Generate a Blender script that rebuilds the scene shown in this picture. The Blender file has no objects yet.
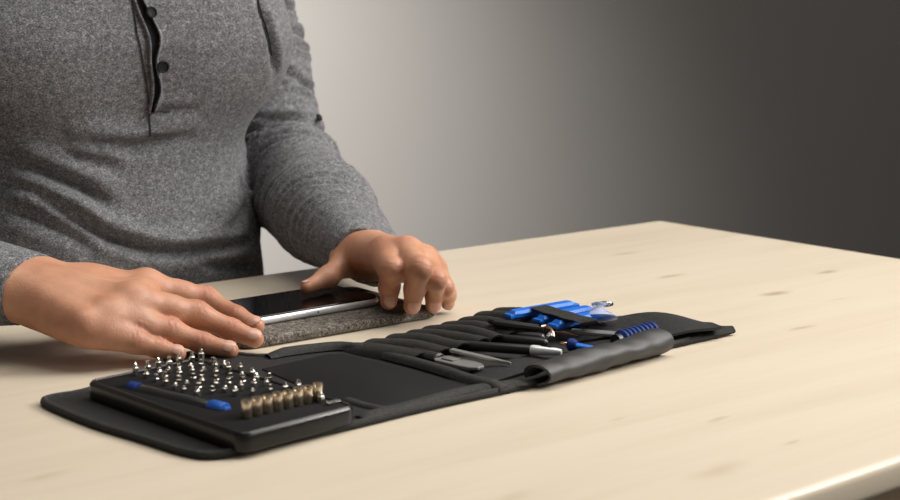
import bpy, bmesh, math, random
import numpy as np
from mathutils import Vector, Matrix
from mathutils.bvhtree import BVHTree
random.seed(7)
RNG = np.random.default_rng(5)
S = bpy.context.scene
COL = S.collection
PI = math.pi

# ------------------------------------------------------------------ camera (table top is z = 0, floor -0.75)
FOC = 1427.0
CAM = np.array([0, 0, 0.235])
PITCH = math.atan(247 / 1427.); AZ = math.atan2(1803, 1448)
cam_d = bpy.data.cameras.new('camera'); cam = bpy.data.objects.new('camera', cam_d); COL.objects.link(cam)
cam.location = CAM; cam.rotation_euler = (PI/2 - PITCH, 0, AZ - PI/2)
cam_d.sensor_width = 36; cam_d.lens = FOC/900*36; cam_d.clip_start = .02
cam_d.dof.use_dof = True; cam_d.dof.focus_distance = 1.0; cam_d.dof.aperture_fstop = 10
S.camera = cam
# ------------------------------------------------------------------ helpers
def tag(o, label=None, cat=None, group=None, kind=None):
    if label: o['label'] = label
    if cat: o['category'] = cat
    if group: o['group'] = group
    if kind: o['kind'] = kind
    return o
def empty(name, loc=(0, 0, 0), rz=0.0, label=None, cat=None, group=None):
    o = bpy.data.objects.new(name, None); COL.objects.link(o); o.empty_display_size = .02
    o.location = loc; o.rotation_euler = (0, 0, rz)
    return tag(o, label, cat, group)
def link(name, me, mat, parent=None, smooth=True):
    if mat: me.materials.append(mat)
    if smooth:
        me.polygons.foreach_set('use_smooth', [True]*len(me.polygons))
    o = bpy.data.objects.new(name, me); COL.objects.link(o)
    if parent: o.parent = parent
    return o
def obj(name, bm, mat, parent=None, smooth=True, sharp=35):
    me = bpy.data.meshes.new(name)
    bmesh.ops.recalc_face_normals(bm, faces=bm.faces)
    if smooth:
        lim = math.radians(sharp)
        for e in bm.edges:
            if len(e.link_faces) == 2 and e.calc_face_angle(0) > lim: e.smooth = False
    bm.to_mesh(me); bm.free()
    return link(name, me, mat, parent, smooth)
def pyobj(name, verts, faces, mat, parent=None):
    me = bpy.data.meshes.new(name); me.from_pydata([tuple(v) for v in verts], [], [tuple(f) for f in faces]); me.validate()
    return link(name, me, mat, parent)
def box(bm, c, s, bev=0, seg=2, M=None):
    r = bmesh.ops.create_cube(bm, size=1)
    vs = r['verts']
    bmesh.ops.scale(bm, vec=s, verts=vs); bmesh.ops.translate(bm, vec=c, verts=vs)
    es = list({e for v in vs for e in v.link_edges})
    if bev:
        g = bmesh.ops.bevel(bm, geom=es, offset=bev, segments=seg, profile=.5, affect='EDGES'); vs = list({v for f in g['faces'] for v in f.verts} | {v for v in vs if v.is_valid})
    if M is not None: bmesh.ops.transform(bm, matrix=M, verts=vs)
    return vs
def lathe(bm, prof, seg=16, M=None):       # prof: (radius, z)
    rings = []
    for r, z in prof:
        rings.append([bm.verts.new((r*math.cos(2*PI*i/seg), r*math.sin(2*PI*i/seg), z)) for i in range(seg)])
    for a, b in zip(rings, rings[1:]):
        for i in range(seg): bm.faces.new((a[i], a[(i+1) % seg], b[(i+1) % seg], b[i]))
    bm.faces.new(rings[0][::-1]); bm.faces.new(rings[-1])
    if M is not None: bmesh.ops.transform(bm, matrix=M, verts=[v for r in rings for v in r])
def frame_to(a, b, up=(0, 0, 1)):          # z axis from a to b
    a, b = Vector(a), Vector(b); z = (b-a).normalized(); u = Vector(up)
    if abs(z.dot(u)) > .98: u = Vector((1, 0, 0))
    x = u.cross(z).normalized(); y = z.cross(x)
    M = Matrix((x, y, z)).transposed().to_4x4(); M.translation = a
    return M
def tube(bm, pts, rad, seg=10, closed=False):
    pts = [Vector(p) for p in pts]; n = len(pts)
    rads = rad if isinstance(rad, (list, tuple)) else [rad]*n
    rings = []; prev = None
    for i, p in enumerate(pts):
        t = (pts[(i+1) % n]-pts[i-1]) if closed else (pts[min(i+1, n-1)]-pts[max(i-1, 0)])
        t.normalize()
        if prev is None:
            u = Vector((0, 0, 1)) if abs(t.z) < .9 else Vector((1, 0, 0)); x = u.cross(t).normalized()
        else: x = (prev - t*prev.dot(t)).normalized()
        prev = x; y = t.cross(x)
        rings.append([bm.verts.new(p + (x*math.cos(2*PI*k/seg)+y*math.sin(2*PI*k/seg))*rads[i]) for k in range(seg)])
    m = n if closed else n-1
    for i in range(m):
        a, b = rings[i], rings[(i+1) % n]
        for k in range(seg): bm.faces.new((a[k], a[(k+1) % seg], b[(k+1) % seg], b[k]))
    if not closed: bm.faces.new(rings[0][::-1]); bm.faces.new(rings[-1])
def rrect(w, h, r, seg=8):
    out = []
    for cx, cy, a0 in ((w/2-r, h/2-r, 0), (-w/2+r, h/2-r, 90), (-w/2+r, -h/2+r, 180), (w/2-r, -h/2+r, 270)):
        for i in range(seg+1):
            a = math.radians(a0+90*i/seg); out.append((cx+r*math.cos(a), cy+r*math.sin(a)))
    return out
def offset_poly(poly, d):                   # grow (d>0) an anticlockwise outline
    n = len(poly); out = []
    for i in range(n):
        p0, p1, p2 = Vector(poly[i-1]), Vector(poly[i]), Vector(poly[(i+1) % n])
        a, b = (p1-p0), (p2-p1)
        if a.length < 1e-9: a = b
        if b.length < 1e-9: b = a
        t = (a.normalized()+b.normalized()).normalized(); nn = Vector((t.y, -t.x))
        out.append((p1.x+nn.x*d, p1.y+nn.y*d))
    return out
def slab(bm, poly, layers, M=None):         # layers: (inset, z) from bottom to top; closed rounded slab
    rings = []
    for ins, z in layers:
        rings.append([bm.verts.new((x, y, z)) for x, y in offset_poly(poly, -ins)])
    n = len(poly)
    for a, b in zip(rings, rings[1:]):
        for i in range(n): bm.faces.new((a[i], a[(i+1) % n], b[(i+1) % n], b[i]))
    bm.faces.new(rings[0][::-1]); bm.faces.new(rings[-1])
    if M is not None: bmesh.ops.transform(bm, matrix=M, verts=[v for r in rings for v in r])
def round_layers(z0, z1, r, k=4, base=0):
    L = [(base+r*(1-math.sin(i/k*PI/2)), z0+r*(1-math.cos(i/k*PI/2))) for i in range(k+1)]
    L += [(base+r*(1-math.cos(i/k*PI/2)), z1-r*(1-math.sin(i/k*PI/2))) for i in range(k+1)]
    return L
def grid_sheet(fn, nu, nv, thick):          # fn(u,v)->Vector for u,v in 0..1 ; a sheet with thickness
    P = [[Vector(fn(i/nu, j/nv)) for j in range(nv+1)] for i in range(nu+1)]
    bm = bmesh.new(); top, bot = [], []
    for i in range(nu+1):
        rt, rb = [], []
        for j in range(nv+1):
            du = P[min(i+1, nu)][j]-P[max(i-1, 0)][j]; dv = P[i][min(j+1, nv)]-P[i][max(j-1, 0)]
            n = du.cross(dv); n = n.normalized() if n.length > 1e-12 else Vector((0, 0, 1))
            rt.append(bm.verts.new(P[i][j]+n*thick/2)); rb.append(bm.verts.new(P[i][j]-n*thick/2))
        top.append(rt); bot.append(rb)
    for i in range(nu):
        for j in range(nv):
            bm.faces.new((top[i][j], top[i+1][j], top[i+1][j+1], top[i][j+1]))
            bm.faces.new((bot[i][j], bot[i][j+1], bot[i+1][j+1], bot[i+1][j]))
    for i in range(nu):
        bm.faces.new((top[i][0], bot[i][0], bot[i+1][0], top[i+1][0])); bm.faces.new((top[i][nv], top[i+1][nv], bot[i+1][nv], bot[i][nv]))
    for j in range(nv):
        bm.faces.new((top[0][j], top[0][j+1], bot[0][j+1], bot[0][j])); bm.faces.new((top[nu][j], bot[nu][j], bot[nu][j+1], top[nu][j+1]))
    return bm

# ------------------------------------------------------------------ materials
class NT:
    def __init__(s, name):
        s.m = bpy.data.materials.new(name); s.m.use_nodes = True; s.t = s.m.node_tree; s.b = s.t.nodes['Principled BSDF']
    def n(s, typ, **k):
        nd = s.t.nodes.new(typ)
        for a, v in k.items():
            if a in nd.inputs: nd.inputs[a].default_value = v
            else: setattr(nd, a, v)
        return nd
    def l(s, a, b): s.t.links.new(a, b)
    def set(s, **k):
        for a, v in k.items():
            s.b.inputs[a.replace('_', ' ')].default_value = v
    def coord(s, scale=(1, 1, 1), rot=(0, 0, 0)):
        tc = s.n('ShaderNodeTexCoord'); mp = s.n('ShaderNodeMapping'); mp.inputs['Scale'].default_value = scale; mp.inputs['Rotation'].default_value = rot
        s.l(tc.outputs['Object'], mp.inputs['Vector']); return mp.outputs['Vector']
    def noise(s, vec, scale, detail=3, rough=.5, dist=0):
        nd = s.n('ShaderNodeTexNoise'); nd.inputs['Scale'].default_value = scale; nd.inputs['Detail'].default_value = detail
        nd.inputs['Roughness'].default_value = rough; nd.inputs['Distortion'].default_value = dist
        s.l(vec, nd.inputs['Vector']); return nd.outputs['Fac']
    def ramp(s, fac, stops):
        nd = s.n('ShaderNodeValToRGB'); cr = nd.color_ramp
        cr.elements[0].position, cr.elements[0].color = stops[0][0], (*stops[0][1], 1)
        cr.elements[1].position, cr.elements[1].color = stops[-1][0], (*stops[-1][1], 1)
        for p, c in stops[1:-1]:
            e = cr.elements.new(p); e.color = (*c, 1)
        s.l(fac, nd.inputs['Fac']); return nd.outputs['Color']
    def mix(s, fac, a, b, typ='MIX'):
        nd = s.n('ShaderNodeMix', data_type='RGBA', blend_type=typ)
        for inp, v in ((nd.inputs[0], fac), (nd.inputs[6], a), (nd.inputs[7], b)):
            if hasattr(v, 'default_value'): s.l(v, inp)
            else: inp.default_value = v if isinstance(v, (int, float)) else (*v, 1)
        return nd.outputs[2]
    def math(s, op, a, b=0.0, c=0.0):
        nd = s.n('ShaderNodeMath', operation=op)
        for inp, v in zip(nd.inputs, (a, b, c)):
            if hasattr(v, 'default_value'): s.l(v, inp)
            else: inp.default_value = v
        return nd.outputs[0]
    def bump(s, h, strength, dist):
        nd = s.n('ShaderNodeBump'); nd.inputs['Strength'].default_value = strength; nd.inputs['Distance'].default_value = dist
        s.l(h, nd.inputs['Height']); s.l(nd.outputs['Normal'], s.b.inputs['Normal'])
    def color(s, c): s.l(c, s.b.inputs['Base Color'])

def plain(name, col, rough=.5, metal=0, bump=None, spec=.5, coat=0):
    t = NT(name); t.set(Base_Color=(*col, 1), Roughness=rough, Metallic=metal, Specular_IOR_Level=spec, Coat_Weight=coat)
    v = t.coord()
    sc, st, di = bump or (400, .1, .0003)
    nz = t.noise(v, sc, 3)
    t.color(t.mix(nz, tuple(c*.88 for c in col), tuple(min(1, c*1.12) for c in col)))
    t.bump(nz, st, di)
    return t.m
def speckled(name, stops, scale, rough, bump, stretch=(1, 1, 1), spec=.3, sheen=0):
    t = NT(name); t.set(Roughness=rough, Specular_IOR_Level=spec, Sheen_Weight=sheen, Sheen_Roughness=.5)
    v = t.coord(stretch)
    a = t.noise(v, scale, 2, .7); b = t.noise(v, scale*.28, 3, .6)
    f = t.math('ADD', t.math('MULTIPLY', a, .72), t.math('MULTIPLY', b, .28))
    t.color(t.ramp(f, stops)); t.bump(f, *bump)
    return t.m
def wood():
    t = NT('pale_pine'); t.set(Roughness=.42, Specular_IOR_Level=.45, Coat_Weight=.12, Coat_Roughness=.3)
    v = t.coord((1.1, 13, 13)); g = t.noise(v, 2.2, 6, .6, .6)
    v2 = t.coord((3, 150, 150)); fine = t.noise(v2, 1.5, 3, .6)
    v3 = t.coord((.8, 3.2, 3)); broad = t.noise(v3, 1.6, 3, .5, .4)
    c = t.ramp(g, [(.25, (0.543, 0.458, 0.347)), (.45, (0.614, 0.530, 0.414)), (.62, (0.650, 0.570, 0.449)), (.8, (0.587, 0.498, 0.378))])
    c = t.mix(t.math('MULTIPLY', fine, .26), c, (0.481, 0.383, 0.258))
    c = t.mix(t.math('MULTIPLY', broad, .35), c, (0.667, 0.579, 0.454))
    # knots and little dark marks of the boards, each with a place of its own on the table top
    tc = t.n('ShaderNodeTexCoord'); wob = t.n('ShaderNodeTexNoise'); wob.inputs['Scale'].default_value = 35; t.l(tc.outputs['Object'], wob.inputs['Vector'])
    ks = None
    for (x, y, rx, ry, dk) in KNOTS:
        mp = t.n('ShaderNodeMapping', vector_type='TEXTURE'); mp.inputs['Location'].default_value = (x, y, 0); mp.inputs['Scale'].default_value = (rx, ry, 1)
        wv = t.n('ShaderNodeVectorMath', operation='MULTIPLY_ADD'); t.l(wob.outputs['Color'], wv.inputs[0]); wv.inputs[1].default_value = (.016, .010, 0)
        t.l(tc.outputs['Object'], wv.inputs[2]); t.l(wv.outputs[0], mp.inputs['Vector'])
        ln = t.n('ShaderNodeVectorMath', operation='LENGTH')
        sx = t.n('ShaderNodeVectorMath', operation='MULTIPLY'); t.l(mp.outputs['Vector'], sx.inputs[0]); sx.inputs[1].default_value = (1, 1, 0); t.l(sx.outputs[0], ln.inputs[0])
        k = t.math('MULTIPLY', t.math('SUBTRACT', 1.0, t.n_clamp(ln.outputs['Value'])), dk*1.3)
        ks = k if ks is None else t.math('MAXIMUM', ks, k)
    c = t.mix(ks, c, (.30, .19, .10))
    t.color(c); t.bump(fine, .05, .0004)
    return t.m
def _nclamp(s, v):
    nd = s.n('ShaderNodeMapRange', interpolation_type='SMOOTHSTEP'); s.l(v, nd.inputs[0]); return nd.outputs[0]
NT.n_clamp = _nclamp
def skin():
    t = NT('skin'); t.set(Roughness=.46, Specular_IOR_Level=.42, Subsurface_Weight=.18, Subsurface_Scale=.006)
    t.b.inputs['Subsurface Radius'].default_value = (1, .35, .2)
    v = t.coord(); a = t.noise(v, 45, 4, .55); f = t.noise(v, 420, 3, .65)
    vo = t.n('ShaderNodeTexVoronoi'); vo.inputs['Scale'].default_value = 750; t.l(v, vo.inputs['Vector'])
    at_ = t.n('ShaderNodeAttribute', attribute_name='redness')
    c = t.ramp(a, [(.3, (.42, .198, .114)), (.55, (.515, .262, .157)), (.75, (.565, .307, .192))])
    c = t.mix(t.math('MULTIPLY', at_.outputs['Fac'], .75), c, (.42, .155, .095))
    c = t.mix(t.math('MULTIPLY', f, .22), c, (.36, .15, .09))
    t.color(c)
    h = t.math('ADD', t.math('MULTIPLY', vo.outputs['Distance'], .5), f)
    t.bump(h, .33, .0005)
    return t.m

# knots: place on the table top, size along and across the grain, depth of colour
KNOTS = [(0.625, 0.206, 0.028, 0.007, 0.42), (0.575, 0.101, 0.026, 0.006, 0.45), (0.587, -0.005, 0.026, 0.01, 0.55), (0.698, 0.026, 0.022, 0.006, 0.5), (0.500, -0.098, 0.018, 0.006, 0.38), (0.271, -0.214, 0.014, 0.004, 0.28), (0.269, -0.267, 0.012, 0.003, 0.3), (0.539, 0.206, 0.025, 0.006, 0.15), (0.201, -0.275, 0.03, 0.01, 0.22), (0.095, -0.239, 0.02, 0.008, 0.15), (0.226, -0.178, 0.01, 0.003, 0.18), (0.607, -0.052, 0.02, 0.004, 0.2), (-0.068, -0.069, 0.02, 0.006, 0.2), (-0.004, 0.139, 0.03, 0.01, 0.18)]

M = {}
M['wood'] = wood()
M['wood_edge'] = plain('pine_leg', (.55, .42, .27), .5)
M['skin'] = skin()
M['nail'] = plain('nail', (.57, .32, .235), .24, bump=(200, .05, .0002))
M['shirt'] = speckled('heather_jersey', [(.34, (.034, .034, .037)), (.46, (.10, .099, .105)), (.56, (.18, .179, .188)), (.68, (.40, .397, .412))], 720, .9, (.14, .0004), (1, 1, 1.5), .15, .1)
M['gap_shade'] = plain('painted_gap_shade', (.012, .012, .014), .9, spec=.1)  # black stands for the shade inside the open placket
M['seam'] = plain('charcoal_thread', (.03, .03, .033), .85, spec=.2)
M['button'] = plain('dark_button', (.014, .014, .016), .6, spec=.2)
M['trouser'] = plain('dark_denim', (.03, .035, .05), .9)
M['hair'] = plain('brown_hair', (.06, .035, .02), .6)
M['eye'] = plain('eye_white', (.8, .78, .75), .2)
M['felt'] = speckled('grey_felt', [(.36, (.035, .031, .027)), (.48, (.115, .102, .088)), (.58, (.20, .178, .152)), (.68, (.36, .32, .27))], 620, .95, (.9, .0012), (1, 1, 1), .1)
M['fabric'] = speckled('black_nylon', [(.35, (.009, .009, .009)), (.65, (.031, .0295, .0275))], 900, .8, (.6, .0006), spec=.25)
M['trim'] = speckled('black_trim', [(.35, (.014, .0135, .013)), (.65, (.046, .043, .039))], 900, .75, (.6, .0006), spec=.3)
M['pocket'] = speckled('black_elastic', [(.35, (.011, .011, .0105)), (.65, (.042, .039, .036))], 700, .85, (.9, .0009), (1, 3, 1), spec=.22)
M['leather'] = plain('black_leatherette', (.027, .0255, .024), .52, bump=(900, .25, .0004), spec=.5)
M['panel'] = plain('black_smooth_panel', (.005, .005, .0055), .6, bump=(1200, .1, .0002), spec=.3)
M['case'] = plain('black_case_plastic', (.008, .0075, .007), .24, bump=(900, .08, .0002), spec=.38)
M['foam'] = plain('black_foam', (.008, .0078, .0075), .9, bump=(600, .3, .0005), spec=.2)
M['steel'] = plain('bit_steel', (.62, .58, .52), .24, 1, bump=(300, .05, .0001))
M['brass'] = plain('socket_metal', (.84, .72, .55), .25, 1, bump=(300, .08, .0002))
M['chrome'] = plain('bright_metal', (.80, .80, .80), .2, 1, bump=(200, .03, .0001))
M['greymetal'] = plain('dull_grey_metal', (.52, .51, .48), .38, .85)
M['dark'] = plain('dark_recess', (.006, .006, .006), .8, spec=.1)
M['blue'] = plain('blue_plastic', (.012, .15, .62), .36, bump=(250, .05, .0002), spec=.4)
M['royal'] = plain('royal_blue_plastic', (.010, .08, .36), .45, spec=.4)
M['navy'] = plain('navy_plastic', (.008, .028, .15), .6, spec=.2)
M['blackplastic'] = plain('black_plastic', (.018, .018, .018), .38)
M['greyplastic'] = plain('dark_grey_plastic', (.17, .168, .16), .38, spec=.5)
M['copper'] = plain('copper_tip', (.75, .45, .32), .25, 1)
M['alu'] = plain('phone_silver', (.82, .82, .83), .35, .35, bump=(300, .02, .0001))
M['glass'] = plain('phone_glass', (.004, .004, .005), .06, bump=(30, .005, .0001), spec=.45)
M['display'] = plain('phone_display', (.0025, .0025, .003), .08, bump=(30, .005, .0001), spec=.4)
def clear():
    t = NT('clear_vinyl'); t.set(Base_Color=(.90, .94, 1, 1), Roughness=.12, Transmission_Weight=.6, IOR=1.42)
    v = t.coord(); t.bump(t.noise(v, 120, 2), .1, .0005); return t.m
M['clear'] = clear()
def wallm():
    t = NT('wall_paint'); t.set(Roughness=.85, Specular_IOR_Level=.2)
    v = t.coord(); n = t.noise(v, 3, 4); f = t.noise(v, 180, 3)
    t.color(t.mix(n, (.60, .575, .545), (.64, .615, .585))); t.bump(f, .12, .001); return t.m
M['wall'] = wallm()
M['floor'] = plain('dark_floor', (.035, .03, .027), .6, bump=(20, .1, .001))

# ------------------------------------------------------------------ the room
bm = bmesh.new(); box(bm, (1.6, 1.0, -.80), (7.0, 4.4, .1)); tag(obj('floor', bm, M['floor'], smooth=False), kind='structure')
bm = bmesh.new(); box(bm, (1.6, 2.70, .5), (7.0, .1, 2.6)); tag(obj('wall_back', bm, M['wall'], smooth=False), kind='structure')

# ------------------------------------------------------------------ table
tbl = empty('table', (.35, .7385, 0), 0, 'light pine table with a smooth pale top and a rounded bright front edge', 'table')
bm = bmesh.new(); box(bm, (0, 0, -.0095), (1.602, .653, .019), .0052, 4); obj('tabletop', bm, M['wood'], tbl)
for sx in (-1, 1):
    for sy in (-1, 1):
        bm = bmesh.new(); box(bm, (sx*.755, sy*.28, -.3845), (.05, .05, .731), .004); obj('leg', bm, M['wood_edge'], tbl)
bm = bmesh.new()
for sy in (-1, 1): box(bm, (0, sy*.27, -.054), (1.45, .02, .07), .002)
for sx in (-1, 1): box(bm, (sx*.74, 0, -.054), (.02, .53, .07), .002)
obj('apron', bm, M['wood_edge'], tbl)
#@@BODY
CUT_L = (-.010, (0, 0, .0)); CUT_R = (-.011, (0, 0, 0))
# creases of the shirt: path in millimetres, depth, width, height of the ridges beside it
FOLDS = [
    ([(455.9, 1104.8, 79.3), (483.4, 1091.4, 60.2), (510, 1084, 43.5), (544.1, 1080.7, 30.2), (572.5, 1081.4, 25.3), (604.2, 1086.2, 24.7), (656.8, 1107.1, 21.8)], 0.0075, 0.0055, 0.0045),
    ([(434.7, 1120.5, 111.9), (461.6, 1105.6, 101.6), (490.2, 1094.3, 85.7), (519.3, 1086.5, 65.8)], 0.0045, 0.006, 0.003),
    ([(475.9, 1096.6, 125), (508.9, 1093.2, 120.8), (539.8, 1092.6, 116.4), (567.7, 1092.7, 118.9), (602.5, 1095, 123.6)], 0.0045, 0.006, 0.0028),
    ([(472.8, 1100.4, 115.9), (499, 1095.9, 108), (529.5, 1091.6, 99.6)], 0.0035, 0.006, 0.0022),
    ([(432.1, 1119, 74.1), (451, 1104.7, 66.6), (478.3, 1090.9, 49.2), (500.6, 1084.1, 32.8)], 0.0045, 0.0065, 0.003),
    ([(616.7, 1090.2, 33.5), (638.6, 1099.7, 42.7), (661, 1117.6, 58.6)], 0.0035, 0.0055, 0.0022),
    ([(551.7, 1086.6, 145.4), (571.9, 1086.3, 145.3), (598.3, 1085.8, 146.7)], 0.0018, 0.004, 0.001),
    ([(673, 1128.6, 65.7), (676.1, 1124.1, 43.6)], 0.003, 0.005, 0.002),
    ([(433.9, 1121, 92.5), (456.4, 1105.4, 84.1), (484.1, 1092.4, 66.6), (502.5, 1086.3, 52.3)], 0.003, 0.005, 0.002),
    ([(582, 1081.9, 15.4), (614.5, 1087.9, 7.3), (663.7, 1110.6, 2.1)], 0.003, 0.006, 0.002),
    ([(659.5, 1089.6, 241), (660.5, 1085.2, 227.3), (664, 1083.3, 215.2), (667.2, 1082.3, 201.4), (671.9, 1085.6, 185.5), (677.7, 1094, 167.5)], 0.0055, 0.0045, 0.0015)]
# ------------------------------------------------------------------ implicit surfaces for the figure
class Field:
    def __init__(s, lo, hi, h):
        s.h = h; s.lo = np.array(lo, float); s.n = np.ceil((np.array(hi)-s.lo)/h).astype(int)+1
        s.ax = [s.lo[i]+h*np.arange(s.n[i]) for i in range(3)]
        s.f = np.full(s.n, .05, np.float32)
    def region(s, lo, hi):
        a = np.clip(np.floor((np.array(lo)-s.lo)/s.h).astype(int), 0, s.n); b = np.clip(np.ceil((np.array(hi)-s.lo)/s.h).astype(int)+1, 0, s.n)
        sl = tuple(slice(a[i], b[i]) for i in range(3))
        X, Y, Z = np.meshgrid(*(s.ax[i][sl[i]] for i in range(3)), indexing='ij', sparse=True)
        return sl, X, Y, Z
    def put(s, lo, hi, fn, k, pad=.012):
        sl, X, Y, Z = s.region(np.array(lo)-pad-k, np.array(hi)+pad+k)
        if s.f[sl].size == 0: return
        s.f[sl] = smin(s.f[sl], fn(X, Y, Z), k)
    def cone(s, a, b, ra, rb, k=.003):
        a, b = np.array(a, float), np.array(b, float); r = max(ra, rb)
        s.put(np.minimum(a, b)-r, np.maximum(a, b)+r, lambda X, Y, Z: conef(X, Y, Z, a, b, ra, rb), k)
    def ell(s, c, r, k=.003, R=None):
        c = np.array(c, float); m = max(r)
        def fn(X, Y, Z):
            d = [X-c[0], Y-c[1], Z-c[2]]
            if R is not None: d = [R[i][0]*d[0]+R[i][1]*d[1]+R[i][2]*d[2] for i in range(3)]
            q = np.sqrt((d[0]/r[0])**2+(d[1]/r[1])**2+(d[2]/r[2])**2)
            return (q-1)*min(r)
        s.put(c-m, c+m, fn, k)
    def mesh(s): return nets(s.f, s.lo, s.h)
def smin(a, b, k):
    if k <= 0: return np.minimum(a, b)
    h = np.clip(k-np.abs(a-b), 0, None)/k
    return (np.minimum(a, b)-h*h*k*.25).astype(np.float32)
def conef(X, Y, Z, a, b, ra, rb):
    ab = b-a; L2 = ab@ab
    t = np.clip(((X-a[0])*ab[0]+(Y-a[1])*ab[1]+(Z-a[2])*ab[2])/L2, 0, 1)
    return np.sqrt((X-a[0]-t*ab[0])**2+(Y-a[1]-t*ab[1])**2+(Z-a[2]-t*ab[2])**2)-(ra+t*(rb-ra))
def nets(f, lo, h):
    ins = f < 0; n = f.shape
    c = np.zeros([k-1 for k in n], np.int8)
    for dx in (0, 1):
        for dy in (0, 1):
            for dz in (0, 1): c += ins[dx:n[0]-1+dx, dy:n[1]-1+dy, dz:n[2]-1+dz]
    act = (c > 0) & (c < 8); idx = np.full(act.shape, -1, np.int64); cells = np.argwhere(act); idx[act] = np.arange(len(cells))
    acc = np.zeros((len(cells), 3)); cnt = np.zeros(len(cells))
    corners = [(i, j, k) for i in (0, 1) for j in (0, 1) for k in (0, 1)]
    val = {q: f[cells[:, 0]+q[0], cells[:, 1]+q[1], cells[:, 2]+q[2]] for q in corners}
    for q in corners:
        for ax in range(3):
            if q[ax]: continue
            r = list(q); r[ax] = 1; r = tuple(r); a, b = val[q], val[r]; m = (a < 0) != (b < 0)
            t = np.where(m, a/np.where(m, a-b, 1), 0)
            p = np.tile(np.array(q, float), (len(cells), 1)); p[:, ax] += t
            acc[m] += p[m]; cnt[m] += 1
    V = lo + h*(cells+acc/cnt[:, None]); F = []
    for ax in range(3):
        u, w = (ax+1) % 3, (ax+2) % 3
        s0 = [slice(None)]*3; s1 = [slice(None)]*3; s0[ax] = slice(0, -1); s1[ax] = slice(1, None)
        A, B = ins[tuple(s0)], ins[tuple(s1)]; E = np.argwhere(A != B)
        E = E[(E[:, u] > 0) & (E[:, w] > 0) & (E[:, u] < n[u]-1) & (E[:, w] < n[w]-1)]
        fl = A[E[:, 0], E[:, 1], E[:, 2]]
        def at_(du, dw):
            q = E.copy(); q[:, u] -= du; q[:, w] -= dw; return idx[q[:, 0], q[:, 1], q[:, 2]]
        quad = np.stack([at_(1, 1), at_(0, 1), at_(0, 0), at_(1, 0)], 1); quad[~fl] = quad[~fl][:, ::-1]; F.append(quad)
    return V, np.concatenate(F)
def relax(V, F, it=2, lam=.5):
    E = np.concatenate([F[:, [0, 1]], F[:, [1, 2]], F[:, [2, 3]], F[:, [3, 0]]]); E = np.concatenate([E, E[:, ::-1]])
    deg = np.bincount(E[:, 0], minlength=len(V))[:, None]
    for k in range(it*2):
        s = np.stack([np.bincount(E[:, 0], weights=V[E[:, 1], i], minlength=len(V)) for i in range(3)], 1)/np.maximum(deg, 1)
        V = V+(s-V)*(lam if k % 2 == 0 else -lam*.98)
    return V
def vnorm(V, F):
    n = np.cross(V[F[:, 2]]-V[F[:, 0]], V[F[:, 3]]-V[F[:, 1]]); N = np.zeros_like(V)
    for i in range(4): np.add.at(N, F[:, i], n)
    return N/np.maximum(np.linalg.norm(N, axis=1, keepdims=True), 1e-12)
def unit(v): v = np.array(v, float); return v/np.linalg.norm(v)

# ------------------------------------------------------------------ hands: joints knuckle, middle joint, end joint, tip
MM = .001
RIGHT = dict(wrist=(364, 920, 46), wr=(.0245, .021),
    fingers=dict(
        index=[(448, 896, 39.5), (487.5, 885, 27), (495.5, 856, 18.5), (502, 836, 13)],
        middle=[(417, 853, 40), (458, 845, 27), (477.5, 832, 16), (490.5, 817.5, 9)],
        ring=[(397, 848, 33), (434, 838, 20), (451.3, 824, 12), (466.5, 809.5, 6.6)],
        pinky=[(379, 846, 29.5), (407, 836, 18), (422, 832, 11.5), (434.5, 822, 7)]),
    rad=dict(index=(9.6, 8.0, 7.0, 6.0), middle=(9.8, 8.2, 7.1, 6.0), ring=(9.2, 7.6, 6.7, 5.7), pinky=(8.4, 7.0, 6.1, 5.2)),
    thumb=[(402, 928, 38), (447, 932, 27), (478, 922, 20), (498, 909, 18)], trad=(13, 10.5, 8.6, 6.5),
    dorsal=(-.30, -.42, 1))
LEFT = dict(wrist=(652, 918, 37), wr=(.025, .021),
    fingers=dict(
        index=[(624, 857, 49), (607.5, 823, 43.8), (616, 839, 27.4), (616.2, 840.5, 12.2)],
        middle=[(632.5, 840, 49.6), (616.5, 802, 46.3), (624.5, 819, 28), (624.6, 823.5, 10.8)],
        ring=[(650.5, 842, 41.5), (635, 807.5, 34.8), (648, 825.5, 21.3), (649.6, 829.5, 7.2)],
        pinky=[(667.5, 852.5, 31.2), (654.5, 822.3, 24.6), (667.5, 834, 15.6), (671, 838.2, 5.4)]),
    rad=dict(index=(9.4, 7.6, 7.7, 6.3), middle=(9.6, 7.7, 7.7, 6.4), ring=(8.8, 7.0, 7.0, 6.0), pinky=(8.0, 6.3, 6.2, 5.3)),
    thumb=[(652, 914, 39), (633, 917, 35), (605, 905, 25.5), (580.5, 900.5, 21.0)], trad=(11.5, 9.6, 8.0, 4.8),
    dorsal=(.30, -.25, .9))
NAILS = []
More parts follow.
